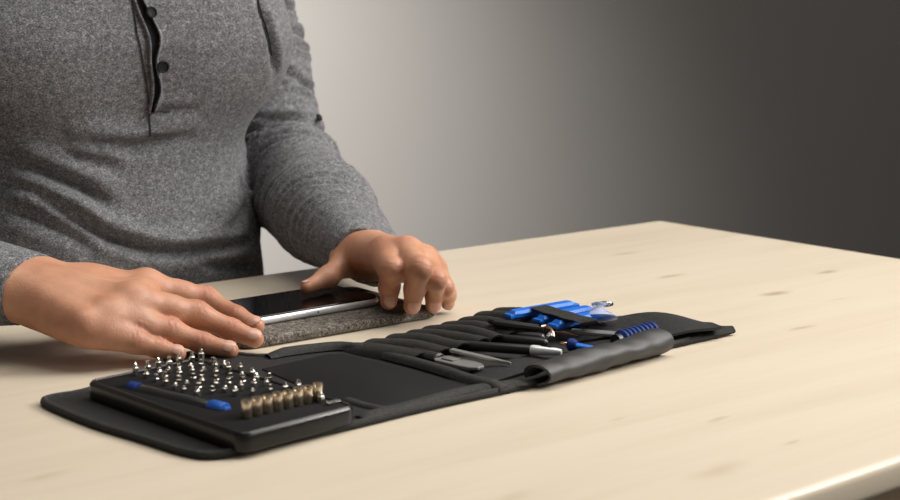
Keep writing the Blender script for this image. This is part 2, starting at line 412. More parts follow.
def hand(H, lo, hi, elbow, h=.00085):
    fl = Field(lo, hi, h)
    W = np.array(H['wrist'])*MM; el = np.array(elbow); Ks = {n: np.array(p[0])*MM for n, p in H['fingers'].items()}
    dn = unit(H['dorsal'])
    # palm and wrist
    ax = unit(el-W)
    across = unit(Ks['index']-Ks['pinky'])
    wa, wb = W+across*.0125, W-across*.0125
    fl.cone(wa, W+ax*.10+across*.012, .0155, .022, .004); fl.cone(wb, W+ax*.10-across*.012, .0150, .022, .014)
    for n, r0 in (('index', .0130), ('middle', .0130), ('ring', .0125), ('pinky', .0120)):
        s = {'index': .011, 'middle': .004, 'ring': -.004, 'pinky': -.011}[n]
        fl.cone(W+across*s, Ks[n]-dn*.003, r0+(.001 if H is RIGHT else -.0012), H['rad'][n][0]*MM+.0012, .014 if H is RIGHT else .010)
    o4 = ['index', 'middle', 'ring', 'pinky']
    for q0, q1 in zip(o4, o4[1:]):
        fl.cone(Ks[q0]-dn*.0012, Ks[q1]-dn*.0012, H['rad'][q0][0]*MM*.90, H['rad'][q1][0]*MM*.90, .010)
        fl.cone(W, (Ks[q0]+Ks[q1])/2-dn*.002, .0135, .0095, .012)
    if H is RIGHT: fl.cone((W*.6+Ks['pinky']*.4)-dn*.003, (W*.2+Ks['pinky']*.8)-dn*.002, .0115, .0100, .012)     # heel of the hand
    T = [np.array(p)*MM for p in H['thumb']]; tr = [r*MM for r in H['trad']]
    fl.cone(W+across*.012, T[1], .0135 if H is RIGHT else .0115, tr[1]+.0005, .014 if H is RIGHT else .008)
    fl.cone(T[0], T[1], tr[0], tr[1], .010)
    web = (Ks['index']*.55+W*.45)
    fl.cone(T[1], web, .0095 if H is RIGHT else .008, .0125 if H is RIGHT else .010, .014 if H is RIGHT else .009)
    palm = fl.f.copy(); total = fl.f.copy()
    # knuckles and tendons on the back of the hand
    fingers = []
    for n, p in list(H['fingers'].items())+[('thumb', H['thumb'])]:
        J = [np.array(q)*MM for q in p]; r = [q*MM for q in (H['rad'][n] if n != 'thumb' else H['trad'])]
        fl.f = np.full(fl.n, .05, np.float32)
        end = J[3]-unit(J[3]-J[2])*r[3]*.55
        if n == 'thumb':
            fl.cone(J[1], J[2], r[1], r[2], .003); fl.cone(J[2], end, r[2], r[3], .006)
        else:
            fl.cone(J[0], J[1], r[0], r[1]*.97, .003); fl.cone(J[1], J[2], r[1], r[2], .008); fl.cone(J[2], end, r[2], r[3], .004)
            m = (J[1]+J[2])/2
            if n in ('index', 'middle', 'ring', 'pinky'):
                mid = (J[0]*.5+J[1]*.5)-dn*.001; fl.cone(mid, mid+unit(J[1]-J[0])*.004, r[0]*.98, r[0]*.98, .006)
        g = smin(fl.f, palm, .009); total = smin(total, g, .0012)
        # which way the back of this finger faces
        bend = J[2]-(J[1]+J[3])/2 if n == 'thumb' else J[1]-(J[0]+J[2])/2
        u = unit(J[3]-J[2]); d = dn if np.linalg.norm(bend) < .0045 or H is RIGHT else unit(bend)
        if H is LEFT and n != 'thumb': d = unit(unit(bend)+np.array((-.25, -.55, .1)))
        if n == 'thumb': d = unit(np.array((-.1, .15, 1))) if H is LEFT else dn
        fingers.append((n, J, r, d))
    fl.f = total
    for n, J, r, d in fingers:
        if n == 'thumb': continue
        b = J[0]+dn*r[0]*.42-unit(J[1]-J[0])*.001
        fl.ell(b, (r[0]*.66,)*3, .009)
        wq = W+dn*.0115+across*{'index': .007, 'middle': .0025, 'ring': -.0025, 'pinky': -.007}[n]
        fl.cone(wq, b+dn*r[0]*.12, .0024, .0030, .0085)
    V, F = fl.mesh(); V = relax(V, F, 2); N = vnorm(V, F)
    red = np.zeros(len(V))
    for n, J, r, d in fingers:
        joints = [(J[2], J[3]-J[1])] if n == 'thumb' else [(J[1], J[2]-J[0]), (J[2], J[3]-J[1])]
        for q, (c, t) in enumerate(joints):
            t = unit(t); rr = r[2] if (n == 'thumb' or q) else r[1]
            dp = d if n == 'thumb' else unit(unit(c*2-J[q]-J[q+2])*.5+d) if np.linalg.norm(c*2-J[q]-J[q+2]) > .004 else d
            rel = V-c; dist = np.linalg.norm(rel, axis=1); near = dist < rr*2.0
            s = rel@t; back = np.clip((N@dp-.25)/.6, 0, 1)
            off = 0
            for kk, amp in ((-.0036, .7), (-.0014, 1), (.0010, .9), (.0034, .6)):
                sw = s-kk+.0006*np.sin(rel@np.cross(t, dp)*900+kk*4000)
                off = off+amp*np.exp(-(sw/.00055)**2)
            V = V-N*(np.where(near, off*back, 0)*((.00042 if H is RIGHT else .00028) if q == 0 else .00028))[:, None]
            V = V+N*(np.where(near, np.exp(-(s/.0055)**2)*back, 0)*((.0004 if H is RIGHT else 0.0) if q == 0 else .0001))[:, None]
            red = np.maximum(red, (.55 if H is LEFT else 1)*np.where(near, np.exp(-(s/.008)**2)*np.clip(back+.2, 0, 1), 0)*.7)
        tipd = np.linalg.norm(V-J[3], axis=1); red = np.maximum(red, .55*np.exp(-(tipd/.010)**2))
        if n != 'thumb':
            red = np.maximum(red, .35*np.exp(-(np.linalg.norm(V-J[0], axis=1)/.016)**2))
        # nail
        u = unit(J[3]-J[2]); dd = unit(d-u*(d@u)); NAILS.append((n, J[3]-u*r[3]*.55, u, dd, r[3], H))
    # drop what lies deep in the sleeve
    keepv = (V-W)@ax < .075
    keep = keepv[F].all(1); F = F[keep]; used = np.unique(F); mp = np.full(len(V), -1); mp[used] = np.arange(len(used))
    return V[used], mp[F], red[used]
ELB_L = np.array((.744, 1.190, .072)); ELB_R = np.array((.245, 1.12, .06))
SHO_L = np.array((.752, 1.303, .300)); SHO_R = np.array((.372, 1.235, .295))
W_L = np.array(LEFT['wrist'])*MM; W_R = np.array(RIGHT['wrist'])*MM
VR, FR, rR = hand(RIGHT, (.27, .76, -.004), (.52, 1.02, .10), ELB_R)
VL, FL, rL = hand(LEFT, (.545, .75, -.004), (.71, 1.02, .12), ELB_L)

# ------------------------------------------------------------------ trunk
CX, CY = .545, 1.207
ZP = np.array([-.34, -.24, -.14, -.05, .02, .07, .11, .16, .20, .25, .30, .34, .37, .40])
AP = np.array([.178, .182, .178, .168, .157, .149, .149, .164, .182, .188, .185, .150, .095, .062])
BP = np.array([.122, .124, .122, .117, .112, .107, .104, .110, .115, .113, .105, .090, .072, .058])
YP = np.array([.03, .02, .01, .0, -.002, -.003, -.005, -.012, -.016, -.012, -.004, .004, .006, .004])
def torso(shrink):
    def fn(X, Y, Z):
        zz = Z.ravel()
        a = (np.interp(zz, ZP, AP)-shrink).reshape(Z.shape); b = (np.interp(zz, ZP, BP)-shrink).reshape(Z.shape); c = np.interp(zz, ZP, YP).reshape(Z.shape)
        q = (np.abs((X-CX)/a)**2.25+np.abs((Y-CY-c)/b)**2.25)**(1/2.25)
        return (q-1)*np.minimum(a, b)
    return fn
def trunk(f, shrink, zlo, zhi):
    f.put((CX-.2, CY-.15, zlo), (CX+.2, CY+.16, zhi), lambda X, Y, Z: np.maximum(torso(shrink)(X, Y, Z), np.maximum(Z-zhi, zlo-Z)), .004)
    for s in (-1, 1):
        f.ell((CX+s*.078, CY-.088, .195), (.080-shrink, .040, .058-shrink), .03)
    f.ell((CX, CY-.078, .01), (.10, .042-shrink, .09), .04)
def sleeve(f, sh, el, w, cut, k, H):
    ax = unit(el-w); e = w-ax*cut
    ac = unit(np.array(H['fingers']['index'][0], float)-np.array(H['fingers']['pinky'][0], float)); ac = unit(ac-ax*(ac@ax))
    f.cone(sh, sh*.45+el*.55, .058, .0485, .022); f.cone(sh*.45+el*.55, el, .0485, .049, .02)
    f.cone(el, w+ax*.13, .050, .043, .02)
    for s in (-1, 1): f.cone(w+ax*.13+ac*s*.004, e+ac*s*.0115, .041, .0205, .012)
HEM_L, HEM_R = .0, .0
fs = Field((.17, .84, -.28), (.83, 1.39, .42), .0030)
trunk(fs, 0, -.26, .385)
for s, sh in ((1, SHO_L), (-1, SHO_R)): fs.cone((CX+s*.06, CY, .345), sh+np.array((0, 0, .005)), .05, .060, .035)
base = fs.f.copy()
arms = []
for sh, el, w, H_ in ((SHO_L, ELB_L, W_L, LEFT), (SHO_R, ELB_R, W_R, RIGHT)):
    fs.f = np.full(fs.n, .05, np.float32); sleeve(fs, sh, el, w, .02, 0, H_); arms.append(fs.f.copy())
fs.f = base
# the arm grows out of the trunk at the shoulder and stays apart from it lower down
X, Y, Z = np.meshgrid(*fs.ax, indexing='ij', sparse=True)
for a in arms:
    kk = np.where(Z > .275, .03, .004).astype(np.float32)+0*X+0*Y
    h_ = np.clip(kk-np.abs(fs.f-a), 0, None)/kk; fs.f = (np.minimum(fs.f, a)-h_*h_*kk*.25).astype(np.float32)
# cut at the wrists and at the collar
for el, w, cut in ((ELB_L, W_L, CUT_L), (ELB_R, W_R, CUT_R)):
    ax = unit(el-w+np.array(cut[1])*np.linalg.norm(el-w)); lo, hi = w-.09, w+.09
    sl, X, Y, Z = fs.region(lo, hi)
    pl = -((X-w[0])*ax[0]+(Y-w[1])*ax[1]+(Z-w[2])*ax[2]-cut[0])
    fs.f[sl] = np.maximum(fs.f[sl], pl)
VS, FS = fs.mesh()
# open the cuffs, the hem and the collar
drop = np.zeros(len(VS), bool)
for el, w, cut in ((ELB_L, W_L, CUT_L), (ELB_R, W_R, CUT_R)):
    ax = unit(el-w+np.array(cut[1])*np.linalg.norm(el-w)); drop |= (((VS-w)@ax-cut[0]) < .0012) & (np.linalg.norm(VS-w, axis=1) < .08)
drop |= VS[:, 2] < -.256
drop |= (VS[:, 2] > .372) & (np.linalg.norm(VS[:, :2]-np.array((CX, CY+.004)), axis=1) < .09)
FS = FS[~drop[FS].all(1)]
us = np.unique(FS); mp = np.full(len(VS), -1); mp[us] = np.arange(len(us)); VS, FS = VS[us], mp[FS]
VS = relax(VS, FS, 2)
bvh = BVHTree.FromPolygons([tuple(v) for v in VS], [tuple(f) for f in FS])
def snap(tree, q):
    r = tree.find_nearest(Vector(q)); return r[0], r[1]
def path3(pts, step=.0035):
    out = []
    for a, c in zip(pts, pts[1:]):
        a, c = np.array(a)*.001, np.array(c)*.001; n = max(1, int(np.linalg.norm(c-a)/step))
        out += [np.array(snap(bvh, a+(c-a)*i/n)[0]) for i in range(n)]
    out.append(np.array(snap(bvh, np.array(pts[-1])*.001)[0]))
    return np.array(out)
NS = vnorm(VS, FS)
disp = np.zeros(len(VS))
# sleeves: creases that wind round the arm, densest at the elbow
for side, (sh, el, w) in enumerate(((SHO_L, ELB_L, W_L), (SHO_R, ELB_R, W_R))):
    L1, L2 = np.linalg.norm(el-sh), np.linalg.norm(w-el)
    u1, u2 = unit(el-sh), unit(w-el)
    t1 = np.clip((VS-sh)@u1, 0, L1); t2 = np.clip((VS-el)@u2, 0, L2)
    d1 = np.linalg.norm(VS-sh-t1[:, None]*u1, axis=1); d2 = np.linalg.norm(VS-el-t2[:, None]*u2, axis=1)
    on2 = d2 < d1; t = np.where(on2, L1+t2, t1); dd = np.minimum(d1, d2)
    ref = unit(np.cross(u1, u2)); inner = unit(u2-u1)
    rel = VS-np.where(on2[:, None], el+t2[:, None]*u2, sh+t1[:, None]*u1)
    ca = rel@inner; cb = rel@ref; th = np.arctan2(cb, ca)
    arm = np.clip((.066-dd)/.012, 0, 1)*np.clip((VS[:, 0]-CX)*(1 if side == 0 else -1)/.01-13.5, 0, 1)
    arm = np.where(on2 & (t2 > .04), np.clip((.066-dd)/.012, 0, 1), arm)
    s = t+.022*np.cos(th+.5)+.008*np.sin(2*th+t*30)
    def crease(per, tilt, warp, k):
        q = (t+tilt*np.sin(th+k))/per+warp*np.sin(t*37+1.4*th+k)+.5*warp*np.sin(t*83-1.1*th+2*k)
        fr = q-np.floor(q); j_ = np.floor(q)
        live = np.clip(.55+.75*np.sin(j_*2.4+k+th*1.2), 0, 1)          # each crease runs only part of the way round
        return (.30-np.exp(-((fr-.5)/.15)**2))*live
    elbow = np.exp(-((t-L1-.01)/.065)**2); upper = np.exp(-((t-L1*.45)/.06)**2); low = np.clip((t-L1-.03)/.05, 0, 1)
    end = np.clip((L1+L2-.030-t)/.03, 0, 1)
    disp += arm*end*((.0115*elbow+.0060*upper+.0018)*crease(.027, .010, .16, .7+side)+(.0050*elbow+.0034*upper+.0026*low+.0008)*crease(.0150, -.014, .20, 2.1+side)
                     +.0004*np.sin(2*PI*(t+.03*np.sin(th+2.2))/.0125+2*np.sin(t*70+2*th)))
# trunk creases, each along its own path: (path, depth, width, ridge above)
for pts, dep, wid, rid in FOLDS:
    Q = path3(pts)
    if len(Q) < 2: continue
    near = np.where(np.linalg.norm(VS-Q.mean(0), axis=1) < .35)[0]
    D = np.linalg.norm(VS[near, None, :]-Q[None], axis=2); j = D.argmin(1); dmin = D.min(1)
    sg = np.sign(VS[near, 2]-Q[j, 2]); sd = dmin*sg
    m = len(Q); taper = np.clip(np.minimum(j, m-1-j)/(m*.22), 0, 1)
    taper = taper*np.exp(-0*dmin)
    ends = (j == 0) | (j == m-1)
    g = -dep*1.35*np.exp(-(sd/(wid*.85))**2)+rid*1.7*np.exp(-((sd-wid*1.9)/(wid*1.4))**2)+rid*.7*np.exp(-((sd+wid*2.0)/(wid*1.3))**2)
    disp[near] += g*np.where(ends, taper, np.maximum(taper, .15))*(np.abs(NS[near]@unit(NS[near].mean(0))) > -1)
# soft unevenness of the knit
for k in range(10):
    d = unit(RNG.normal(size=3)); f_ = RNG.uniform(25, 90); disp += .0003*np.sin(VS@d*f_+RNG.uniform(0, 6))
VS = VS+NS*disp[:, None]
# placket: the shade of its gap painted as a black ribbon, a stitched edge on one side and a wavy one on the other
# (paths in millimetres along the front of the shirt)
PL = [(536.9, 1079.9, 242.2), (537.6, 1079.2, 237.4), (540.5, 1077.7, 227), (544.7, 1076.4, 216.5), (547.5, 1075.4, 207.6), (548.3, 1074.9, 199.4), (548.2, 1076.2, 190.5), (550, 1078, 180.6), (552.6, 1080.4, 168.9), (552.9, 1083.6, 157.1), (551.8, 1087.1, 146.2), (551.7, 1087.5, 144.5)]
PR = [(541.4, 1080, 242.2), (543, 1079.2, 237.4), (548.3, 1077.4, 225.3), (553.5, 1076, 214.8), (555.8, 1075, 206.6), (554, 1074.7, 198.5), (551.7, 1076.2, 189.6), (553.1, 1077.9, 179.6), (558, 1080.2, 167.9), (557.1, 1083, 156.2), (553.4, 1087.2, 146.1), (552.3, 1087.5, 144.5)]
PLo = [(534.6, 1079.9, 242.2), (535.3, 1079.1, 237.4), (538.2, 1077.7, 227), (542.4, 1076.4, 216.5), (545.2, 1075.5, 207.6), (546, 1074.9, 199.5), (545.9, 1076.3, 190.5), (547.7, 1078.1, 180.6), (550.3, 1080.5, 168.9), (550.6, 1083.8, 157.2), (549.4, 1087.1, 146.3), (549.4, 1087.6, 144.6)]
PLi = [(537.1, 1079.9, 242.2), (537.9, 1079.2, 237.4), (540.7, 1077.7, 227), (545, 1076.4, 216.5), (547.8, 1075.4, 207.6), (548.5, 1074.9, 199.4), (548.4, 1076.2, 190.5), (550.3, 1078, 180.5), (552.9, 1080.4, 168.9), (553.1, 1083.5, 157.1), (552, 1087.1, 146.2), (552, 1087.5, 144.5)]
PRo = [(543.7, 1080, 242.2), (547, 1079.2, 237.4), (552.6, 1077.3, 225.3), (556.4, 1075.9, 214.7), (561.5, 1074.7, 206.6), (557.7, 1074.5, 198.5), (554.5, 1076, 189.5), (558.9, 1077.5, 179.5), (560.3, 1080.1, 167.8), (562.5, 1082.4, 156), (557.4, 1087.7, 145.9), (555.6, 1087.9, 144.3)]
PS = [(535.5, 1079.9, 242.2), (535.4, 1078.5, 233.4), (537, 1075.7, 209.3), (541.1, 1076.5, 190.6), (545.8, 1080.2, 171.6), (550.7, 1086.1, 149.6), (551.5, 1088.1, 138.6), (551.3, 1089.3, 124.3)]
T1 = [(552, 1087.3, 145.3), (561.4, 1087.5, 145.7), (572.4, 1087.4, 144)]
T2 = [(550.7, 1087, 127.9), (560.6, 1087.5, 126.9), (570.8, 1089.1, 125.8)]
AH = [(659.2, 1089.3, 241), (662.3, 1088.3, 227.3), (665.9, 1086.2, 215.2), (669, 1085.3, 201.3), (672.7, 1088.5, 187.2)]
person = empty('person', (CX, CY+.02, -.75), 0, 'seated person in a grey long-sleeved buttoned shirt reaching across the table with both hands', 'person')
def child(o): o.parent = person; o.matrix_parent_inverse = person_inv; return o
person_inv = Matrix.Translation(-Vector((CX, CY+.02, -.75)))
shirt = child(pyobj('shirt', VS, FS, M['shirt']))
md = shirt.modifiers.new('thickness', 'SOLIDIFY'); md.thickness = .0022; md.offset = -1
bvh = BVHTree.FromPolygons([tuple(v) for v in VS], [tuple(f) for f in FS])
def smoothp(P, k=3):
    P = [np.array(p)*.001 for p in P]
    for _ in range(k):
        Q = [P[0]]
        for a, c in zip(P, P[1:]): Q += [a*.75+c*.25, a*.25+c*.75]
        P = Q+[P[-1]]
    return P
def ribbon(name, L, R, mat, lift, thick, n=90):
    L, R = smoothp(L), smoothp(R)
    def ev(P, t):
        t *= len(P)-1; i = min(int(t), len(P)-2); return P[i]+(P[i+1]-P[i])*(t-i)
    def fn(u, v):
        a, c = ev(L, u), ev(R, u); q = snap(bvh, a+(c-a)*v); n_ = q[1] if q[1].y < 0 else -q[1]
        return q[0]+n_*lift(u, v)
    return child(obj(name, grid_sheet(fn, n, 6, thick), mat))
ribbon('placket_gap_shade', PL, PR, M['gap_shade'], lambda u, v: .0012, .0006)  # shirt cloth in shade here, laid on as a black strip
ribbon('placket_edge', PLo, PLi, M['shirt'], lambda u, v: .0012+.0014*math.sin(v*PI), .0008)
ribbon('placket_flap', PR, PRo, M['shirt'], lambda u, v: .0044*(1-v)**1.3+.0004, .0009)
def seamline(name, pts, r, mat=None, lift=.0008):
    P = []
    for a, c in zip(pts, pts[1:]):
        a, c = np.array(a)*.001, np.array(c)*.001; n = max(1, int(np.linalg.norm(c-a)/.002))
        for i in range(n):
            q = snap(bvh, a+(c-a)*i/n); P.append(q[0]+(q[1] if q[1].y < 0 else -q[1])*lift)
    bm = bmesh.new(); tube(bm, P, r, 6); return child(obj(name, bm, mat or M['seam']))
seamline('placket_seam', PS, .00055)
seamline('placket_tack', T1, .0004)
seamline('placket_tack', T2, .0003)
seamline('armhole_seam', AH, .0007)
def button(c, r, lift=.0034):
    q = snap(bvh, np.array(c)*.001); n_ = q[1] if q[1].y < 0 else -q[1]; q = (q[0]+Vector((.0012, 0, 0)), n_); Mf = frame_to(q[0]+q[1]*lift, q[0]+q[1])
    bm = bmesh.new(); lathe(bm, [(r*.6, 0), (r, .0006), (r, .0022), (r*.86, .0027), (r*.70, .0016), (r*.1, .0014)], 20, Mf)
    b = child(obj('button', bm, M['button'])); b['label'] = 'dark round button'
    bm = bmesh.new()
    for sx in (-1, 1):
        for sy in (-1, 1): bmesh.ops.create_icosphere(bm, subdivisions=1, radius=r*.13, matrix=Mf @ Matrix.Translation((sx*r*.25, sy*r*.25, .0016)))
    h_ = obj('button_hole', bm, M['dark']); h_.parent = b; h_.matrix_parent_inverse = person_inv
button((548.1, 1077.6, 226.9), 0.0048)
button((556.8, 1076.8, 184.1), 0.0052)
button((769.3, 1163.6, 124.8), 0.0036, .0010)

# cuffs: a folded hem ring just inside the sleeve end
for (el, w, cut) in ((ELB_L, W_L, CUT_L), (ELB_R, W_R, CUT_R)):
    ax = unit(el-w+np.array(cut[1])*np.linalg.norm(el-w)); b = np.where((np.abs((VS-w)@ax-cut[0]) < .0045) & (np.linalg.norm(VS-w, axis=1) < .08))[0]
    P = VS[b]; c = P.mean(0); e1 = unit(np.cross(ax, (0, 0, 1))); e2 = np.cross(ax, e1)
    an = np.arctan2((P-c)@e2, (P-c)@e1); rr = np.linalg.norm((P-c)-((P-c)@ax)[:, None]*ax, axis=1)
    ring = []
    for k in range(48):
        a = -PI+2*PI*k/48; dlt = np.abs((an-a+PI) % (2*PI)-PI); wgt = np.exp(-(dlt/.15)**2); r_ = (rr*wgt).sum()/wgt.sum()
        ring.append(c+(e1*math.cos(a)+e2*math.sin(a))*(r_-.0010))
    bm = bmesh.new(); tube(bm, ring, .0017, 8, True); child(obj('cuff', bm, M['shirt']))

# ------------------------------------------------------------------ skin: one mesh
fb = Field((.17, .9, -.30), (.80, 1.40, .66), .005)
trunk(fb, .012, -.29, .385)
for s, sh in ((1, SHO_L), (-1, SHO_R)): fb.cone((CX+s*.05, CY, .33), sh, .04, .046, .03)
for sh, el, w in ((SHO_L, ELB_L, W_L), (SHO_R, ELB_R, W_R)):
    ax = unit(el-w); fb.cone(sh, el, .045, .036, .01); fb.cone(el, w+ax*.055, .036, .027, .01)
HC = np.array((CX, CY-.055, .525))
fb.cone((CX, CY-.0, .33), HC+np.array((0, .015, -.06)), .058, .054, .02)
fb.ell(HC+np.array((0, .012, .03)), (.074, .092, .085), .01); fb.ell(HC+np.array((0, -.030, -.045)), (.056, .055, .062), .03)
fb.cone(HC+np.array((0, -.088, .015)), HC+np.array((0, -.106, -.022)), .008, .014, .012)
fb.ell(HC+np.array((0, -.078, -.062)), (.026, .012, .008), .010); fb.ell(HC+np.array((0, -.074, -.095)), (.022, .014, .014), .012)
fb.cone(HC+np.array((-.04, -.072, .035)), HC+np.array((.04, -.072, .035)), .010, .010, .015)
for s in (-1, 1):
    fb.ell(HC+np.array((s*.073, .018, -.008)), (.008, .018, .030), .006); fb.ell(HC+np.array((s*.040, -.055, -.02)), (.020, .018, .018), .02)
VB, FB = fb.mesh(); VB = relax(VB, FB, 2)
off1, off2 = len(VB), len(VB)+len(VR)
body = pyobj('body', np.concatenate([VB, VR, VL]), np.concatenate([FB, FR+off1, FL+off2]), M['skin'])
attr = body.data.attributes.new('redness', 'FLOAT', 'POINT')
attr.data.foreach_set('value', np.concatenate([np.zeros(len(VB)), rR, rL]).astype(np.float32))
child(body)
for n, tip, u, d, r, H in NAILS:
    if H is RIGHT and n == 'thumb': pass
    v = np.cross(u, d); R_ = r*1.02+(.0010 if H is LEFT and n != 'thumb' else .0003); half = (.66 if H is LEFT else .95) if n != 'pinky' else (.62 if H is LEFT else .9); sh_ = .0012 if H is LEFT and n != 'thumb' else 0; ln = r*1.55
    bm_fn = lambda a, b: Vector(tip+u*(-ln*.52+ln*a*(1.06-.22*(2*b-1)**2) - r*.12)*.82-u*sh_+(d*math.cos((b-.5)*2*half*(1-.25*abs(2*a-1)**3))+v*math.sin((b-.5)*2*half*(1-.25*abs(2*a-1)**3)))*(R_+.0002-.0011*max(0, a-.55)**1.5*2-.0006*(1-a)**4))
    o = obj('fingernail', grid_sheet(bm_fn, 12, 12, .0006), M['nail']); child(o).parent = body; o.matrix_parent_inverse = Matrix.Identity(4)
    o.matrix_parent_inverse = person_inv @ Matrix.Identity(4) if False else Matrix.Identity(4)
# eyes and hair
for s in (-1, 1):
    bm = bmesh.new(); bmesh.ops.create_uvsphere(bm, u_segments=20, v_segments=14, radius=.0125, matrix=Matrix.Translation(HC+np.array((s*.031, -.068, .012)))); e = obj('eye', bm, M['eye']); e.parent = body
    bm = bmesh.new(); lathe(bm, [(.0055, 0), (.005, .0012), (.001, .0018)], 16, frame_to(HC+np.array((s*.031, -.0795, .010)), HC+np.array((s*.031, -.10, .0)))); e2 = obj('iris', bm, M['hair']); e2.parent = body
fh = Field(HC-np.array((.1, .12, .1)), HC+np.array((.1, .15, .15)), .004)
fh.ell(HC+np.array((0, .020, .042)), (.081, .096, .085), .004); fh.ell(HC+np.array((0, .07, -.01)), (.06, .05, .07), .03)
sl, X, Y, Z = fh.region(fh.lo, fh.lo+fh.h*fh.n); q = HC
fh.f = np.maximum(fh.f, -((Y-q[1])*.8+(Z-q[2])*.62-.012)+0*X).astype(np.float32)
VH, FH = fh.mesh(); child(pyobj('hair', relax(VH, FH, 2), FH, M['hair']))
# trousers and shoes below the table
ft = Field((.33, .66, -.76), (.76, 1.40, -.17), .007)
ft.ell((CX, CY+.02, -.25), (.185, .14, .10), .03)
for s in (-1, 1):
    hip = (CX+s*.085, CY+.02, -.28); kn = (CX+s*.12, .83, -.27); an = (CX+s*.13, .86, -.69)
    ft.cone(hip, kn, .088, .066, .03); ft.cone(kn, an, .066, .048, .02)
VT, FT = ft.mesh(); child(pyobj('trousers', relax(VT, FT, 2), FT, M['trouser']))
for s in (-1, 1):
    f2 = Field((CX+s*.13-.07, .68, -.76), (CX+s*.13+.07, .95, -.62), .005)
    f2.cone((CX+s*.13, .87, -.71), (CX+s*.135, .76, -.722), .040, .028, .02); f2.cone((CX+s*.13, .88, -.69), (CX+s*.13, .87, -.65), .042, .042, .02)
    sl, X, Y, Z = f2.region(f2.lo, f2.lo+f2.h*f2.n); f2.f = np.maximum(f2.f, (-.749-Z)+0*X+0*Y).astype(np.float32)
    V2, F2 = f2.mesh(); child(pyobj('shoe', relax(V2, F2, 1), F2, M['blackplastic']))
st = empty('stool', (CX, CY+.04, -.75), 0, 'dark round stool under the seated person', 'stool')
bm = bmesh.new(); lathe(bm, [(.14, .335), (.165, .34), (.17, .355), (.165, .365), (.15, .368)], 40); obj('seat', bm, M['blackplastic'], st)
for k in range(4):
    a = PI/4+k*PI/2; bm = bmesh.new(); tube(bm, [(.12*math.cos(a), .12*math.sin(a), .338), (.17*math.cos(a), .17*math.sin(a), .0)], .014, 12); obj('leg', bm, M['blackplastic'], st)
bm = bmesh.new(); tube(bm, [(.148*math.cos(2*PI*k/32), .148*math.sin(2*PI*k/32), .15) for k in range(32)], .008, 8, True); obj('foot_ring', bm, M['blackplastic'], st)
# ------------------------------------------------------------------ felt pad and phone
pad = tag(obj('felt_pad', (lambda b: (slab(b, rrect(.170, .114, .010), round_layers(0, .0072, .0026, 4)), b)[1])(bmesh.new()), M['felt']),
          'dark grey felt work pad lying under the phone and both hands', 'pad')
pad.location = (.571, .886, .0003)
ph = empty('smartphone', (.5585, .8945, .0076), math.radians(2.0), 'black glass smartphone with a silver edge lying face up on the felt pad', 'phone')
bm = bmesh.new(); slab(bm, rrect(.138, .066, .0095, 10), round_layers(0, .0062, .0029, 5)); obj('frame', bm, M['alu'], ph)
bm = bmesh.new(); slab(bm, rrect(.1355, .0635, .0085, 10), [(0, .0052), (0, .0065), (.0004, .0068)]); obj('screen_glass', bm, M['glass'], ph)
bm = bmesh.new(); box(bm, (0, 0, .00682), (0.106, .0565, .0001)); obj('display', bm, M['display'], ph, smooth=False)
bm = bmesh.new(); lathe(bm, [(.0052, .00678), (.0052, .0069), (.0047, .0069), (.0046, .00682)], 24, Matrix.Translation((-.0605, 0, 0))); obj('home_button', bm, M['glass'], ph)
bm = bmesh.new(); lathe(bm, [(.0007, 0), (.0007, .0003)], 12, Matrix.Translation((.008, -.0331, .0032)) @ Matrix.Rotation(PI/2, 4, 'X')); obj('microphone_hole', bm, M['dark'], ph)

# ------------------------------------------------------------------ tool roll
roll = empty('tool_roll', (.53, .72, 0), 0, 'open black fabric tool roll lying across the table in front of the pad', 'tool roll')
rinv = Matrix.Translation((-.53, -.72, 0))
def rchild(o, par=None): o.parent = par or roll; o.matrix_parent_inverse = rinv if not par else Matrix.Identity(4); return o
outline = [Vector((0.3206, 0.7896, 0.0000)), Vector((0.3217, 0.7621, 0.0000)), Vector((0.3256, 0.7214, 0.0000)), Vector((0.3342, 0.6839, 0.0000)), Vector((0.3395, 0.6509, 0.0000)), Vector((0.3485, 0.6310, 0.0000)), Vector((0.3784, 0.6306, 0.0000)), Vector((0.4345, 0.6315, 0.0000)), Vector((0.5026, 0.6353, 0.0000)), Vector((0.5718, 0.6333, 0.0000)), Vector((0.6380, 0.6392, 0.0000)), Vector((0.7114, 0.6494, 0.0000))]
back = [Vector((0.7496, 0.6525, 0.0000)), Vector((0.7798, 0.6888, 0.0000)), Vector((0.7338, 0.7362, 0.0080)), Vector((0.6800, 0.7782, 0.0120)), Vector((0.6352, 0.7851, 0.0080)), Vector((0.5900, 0.7795, 0.0060)), Vector((0.5405, 0.7879, 0.0040)), Vector((0.5100, 0.7974, 0.0030)), Vector((0.4805, 0.7980, 0.0030)), Vector((0.4699, 0.8242, 0.0030)), Vector((0.4519, 0.8441, 0.0030)), Vector((0.3920, 0.8125, 0.0030)), Vector((0.3517, 0.7926, 0.0000)), Vector((0.3301, 0.7958, 0.0000))]
poly = [(p.x, p.y) for p in outline+back]
def smooth_poly(P, k=2):
    for _ in range(k):
        Q = []
        for a, b in zip(P, P[1:]+P[:1]): Q += [(a[0]*.75+b[0]*.25, a[1]*.75+b[1]*.25), (a[0]*.25+b[0]*.75, a[1]*.25+b[1]*.75)]
        P = Q
    return P
poly = smooth_poly(poly, 2)
area = sum(a[0]*b[1]-b[0]*a[1] for a, b in zip(poly, poly[1:]+poly[:1]))
if area < 0: poly = poly[::-1]
bm = bmesh.new(); slab(bm, poly, [(.0015, .0006), (0, .0014), (0, .0024), (.0010, .0033)]); rchild(obj('base_sheet', bm, M['fabric']))
bm = bmesh.new(); tube(bm, [(x, y, .0029) for x, y in offset_poly(poly, -.0022)], .0021, 8, True); rchild(obj('edge_binding', bm, M['trim']))
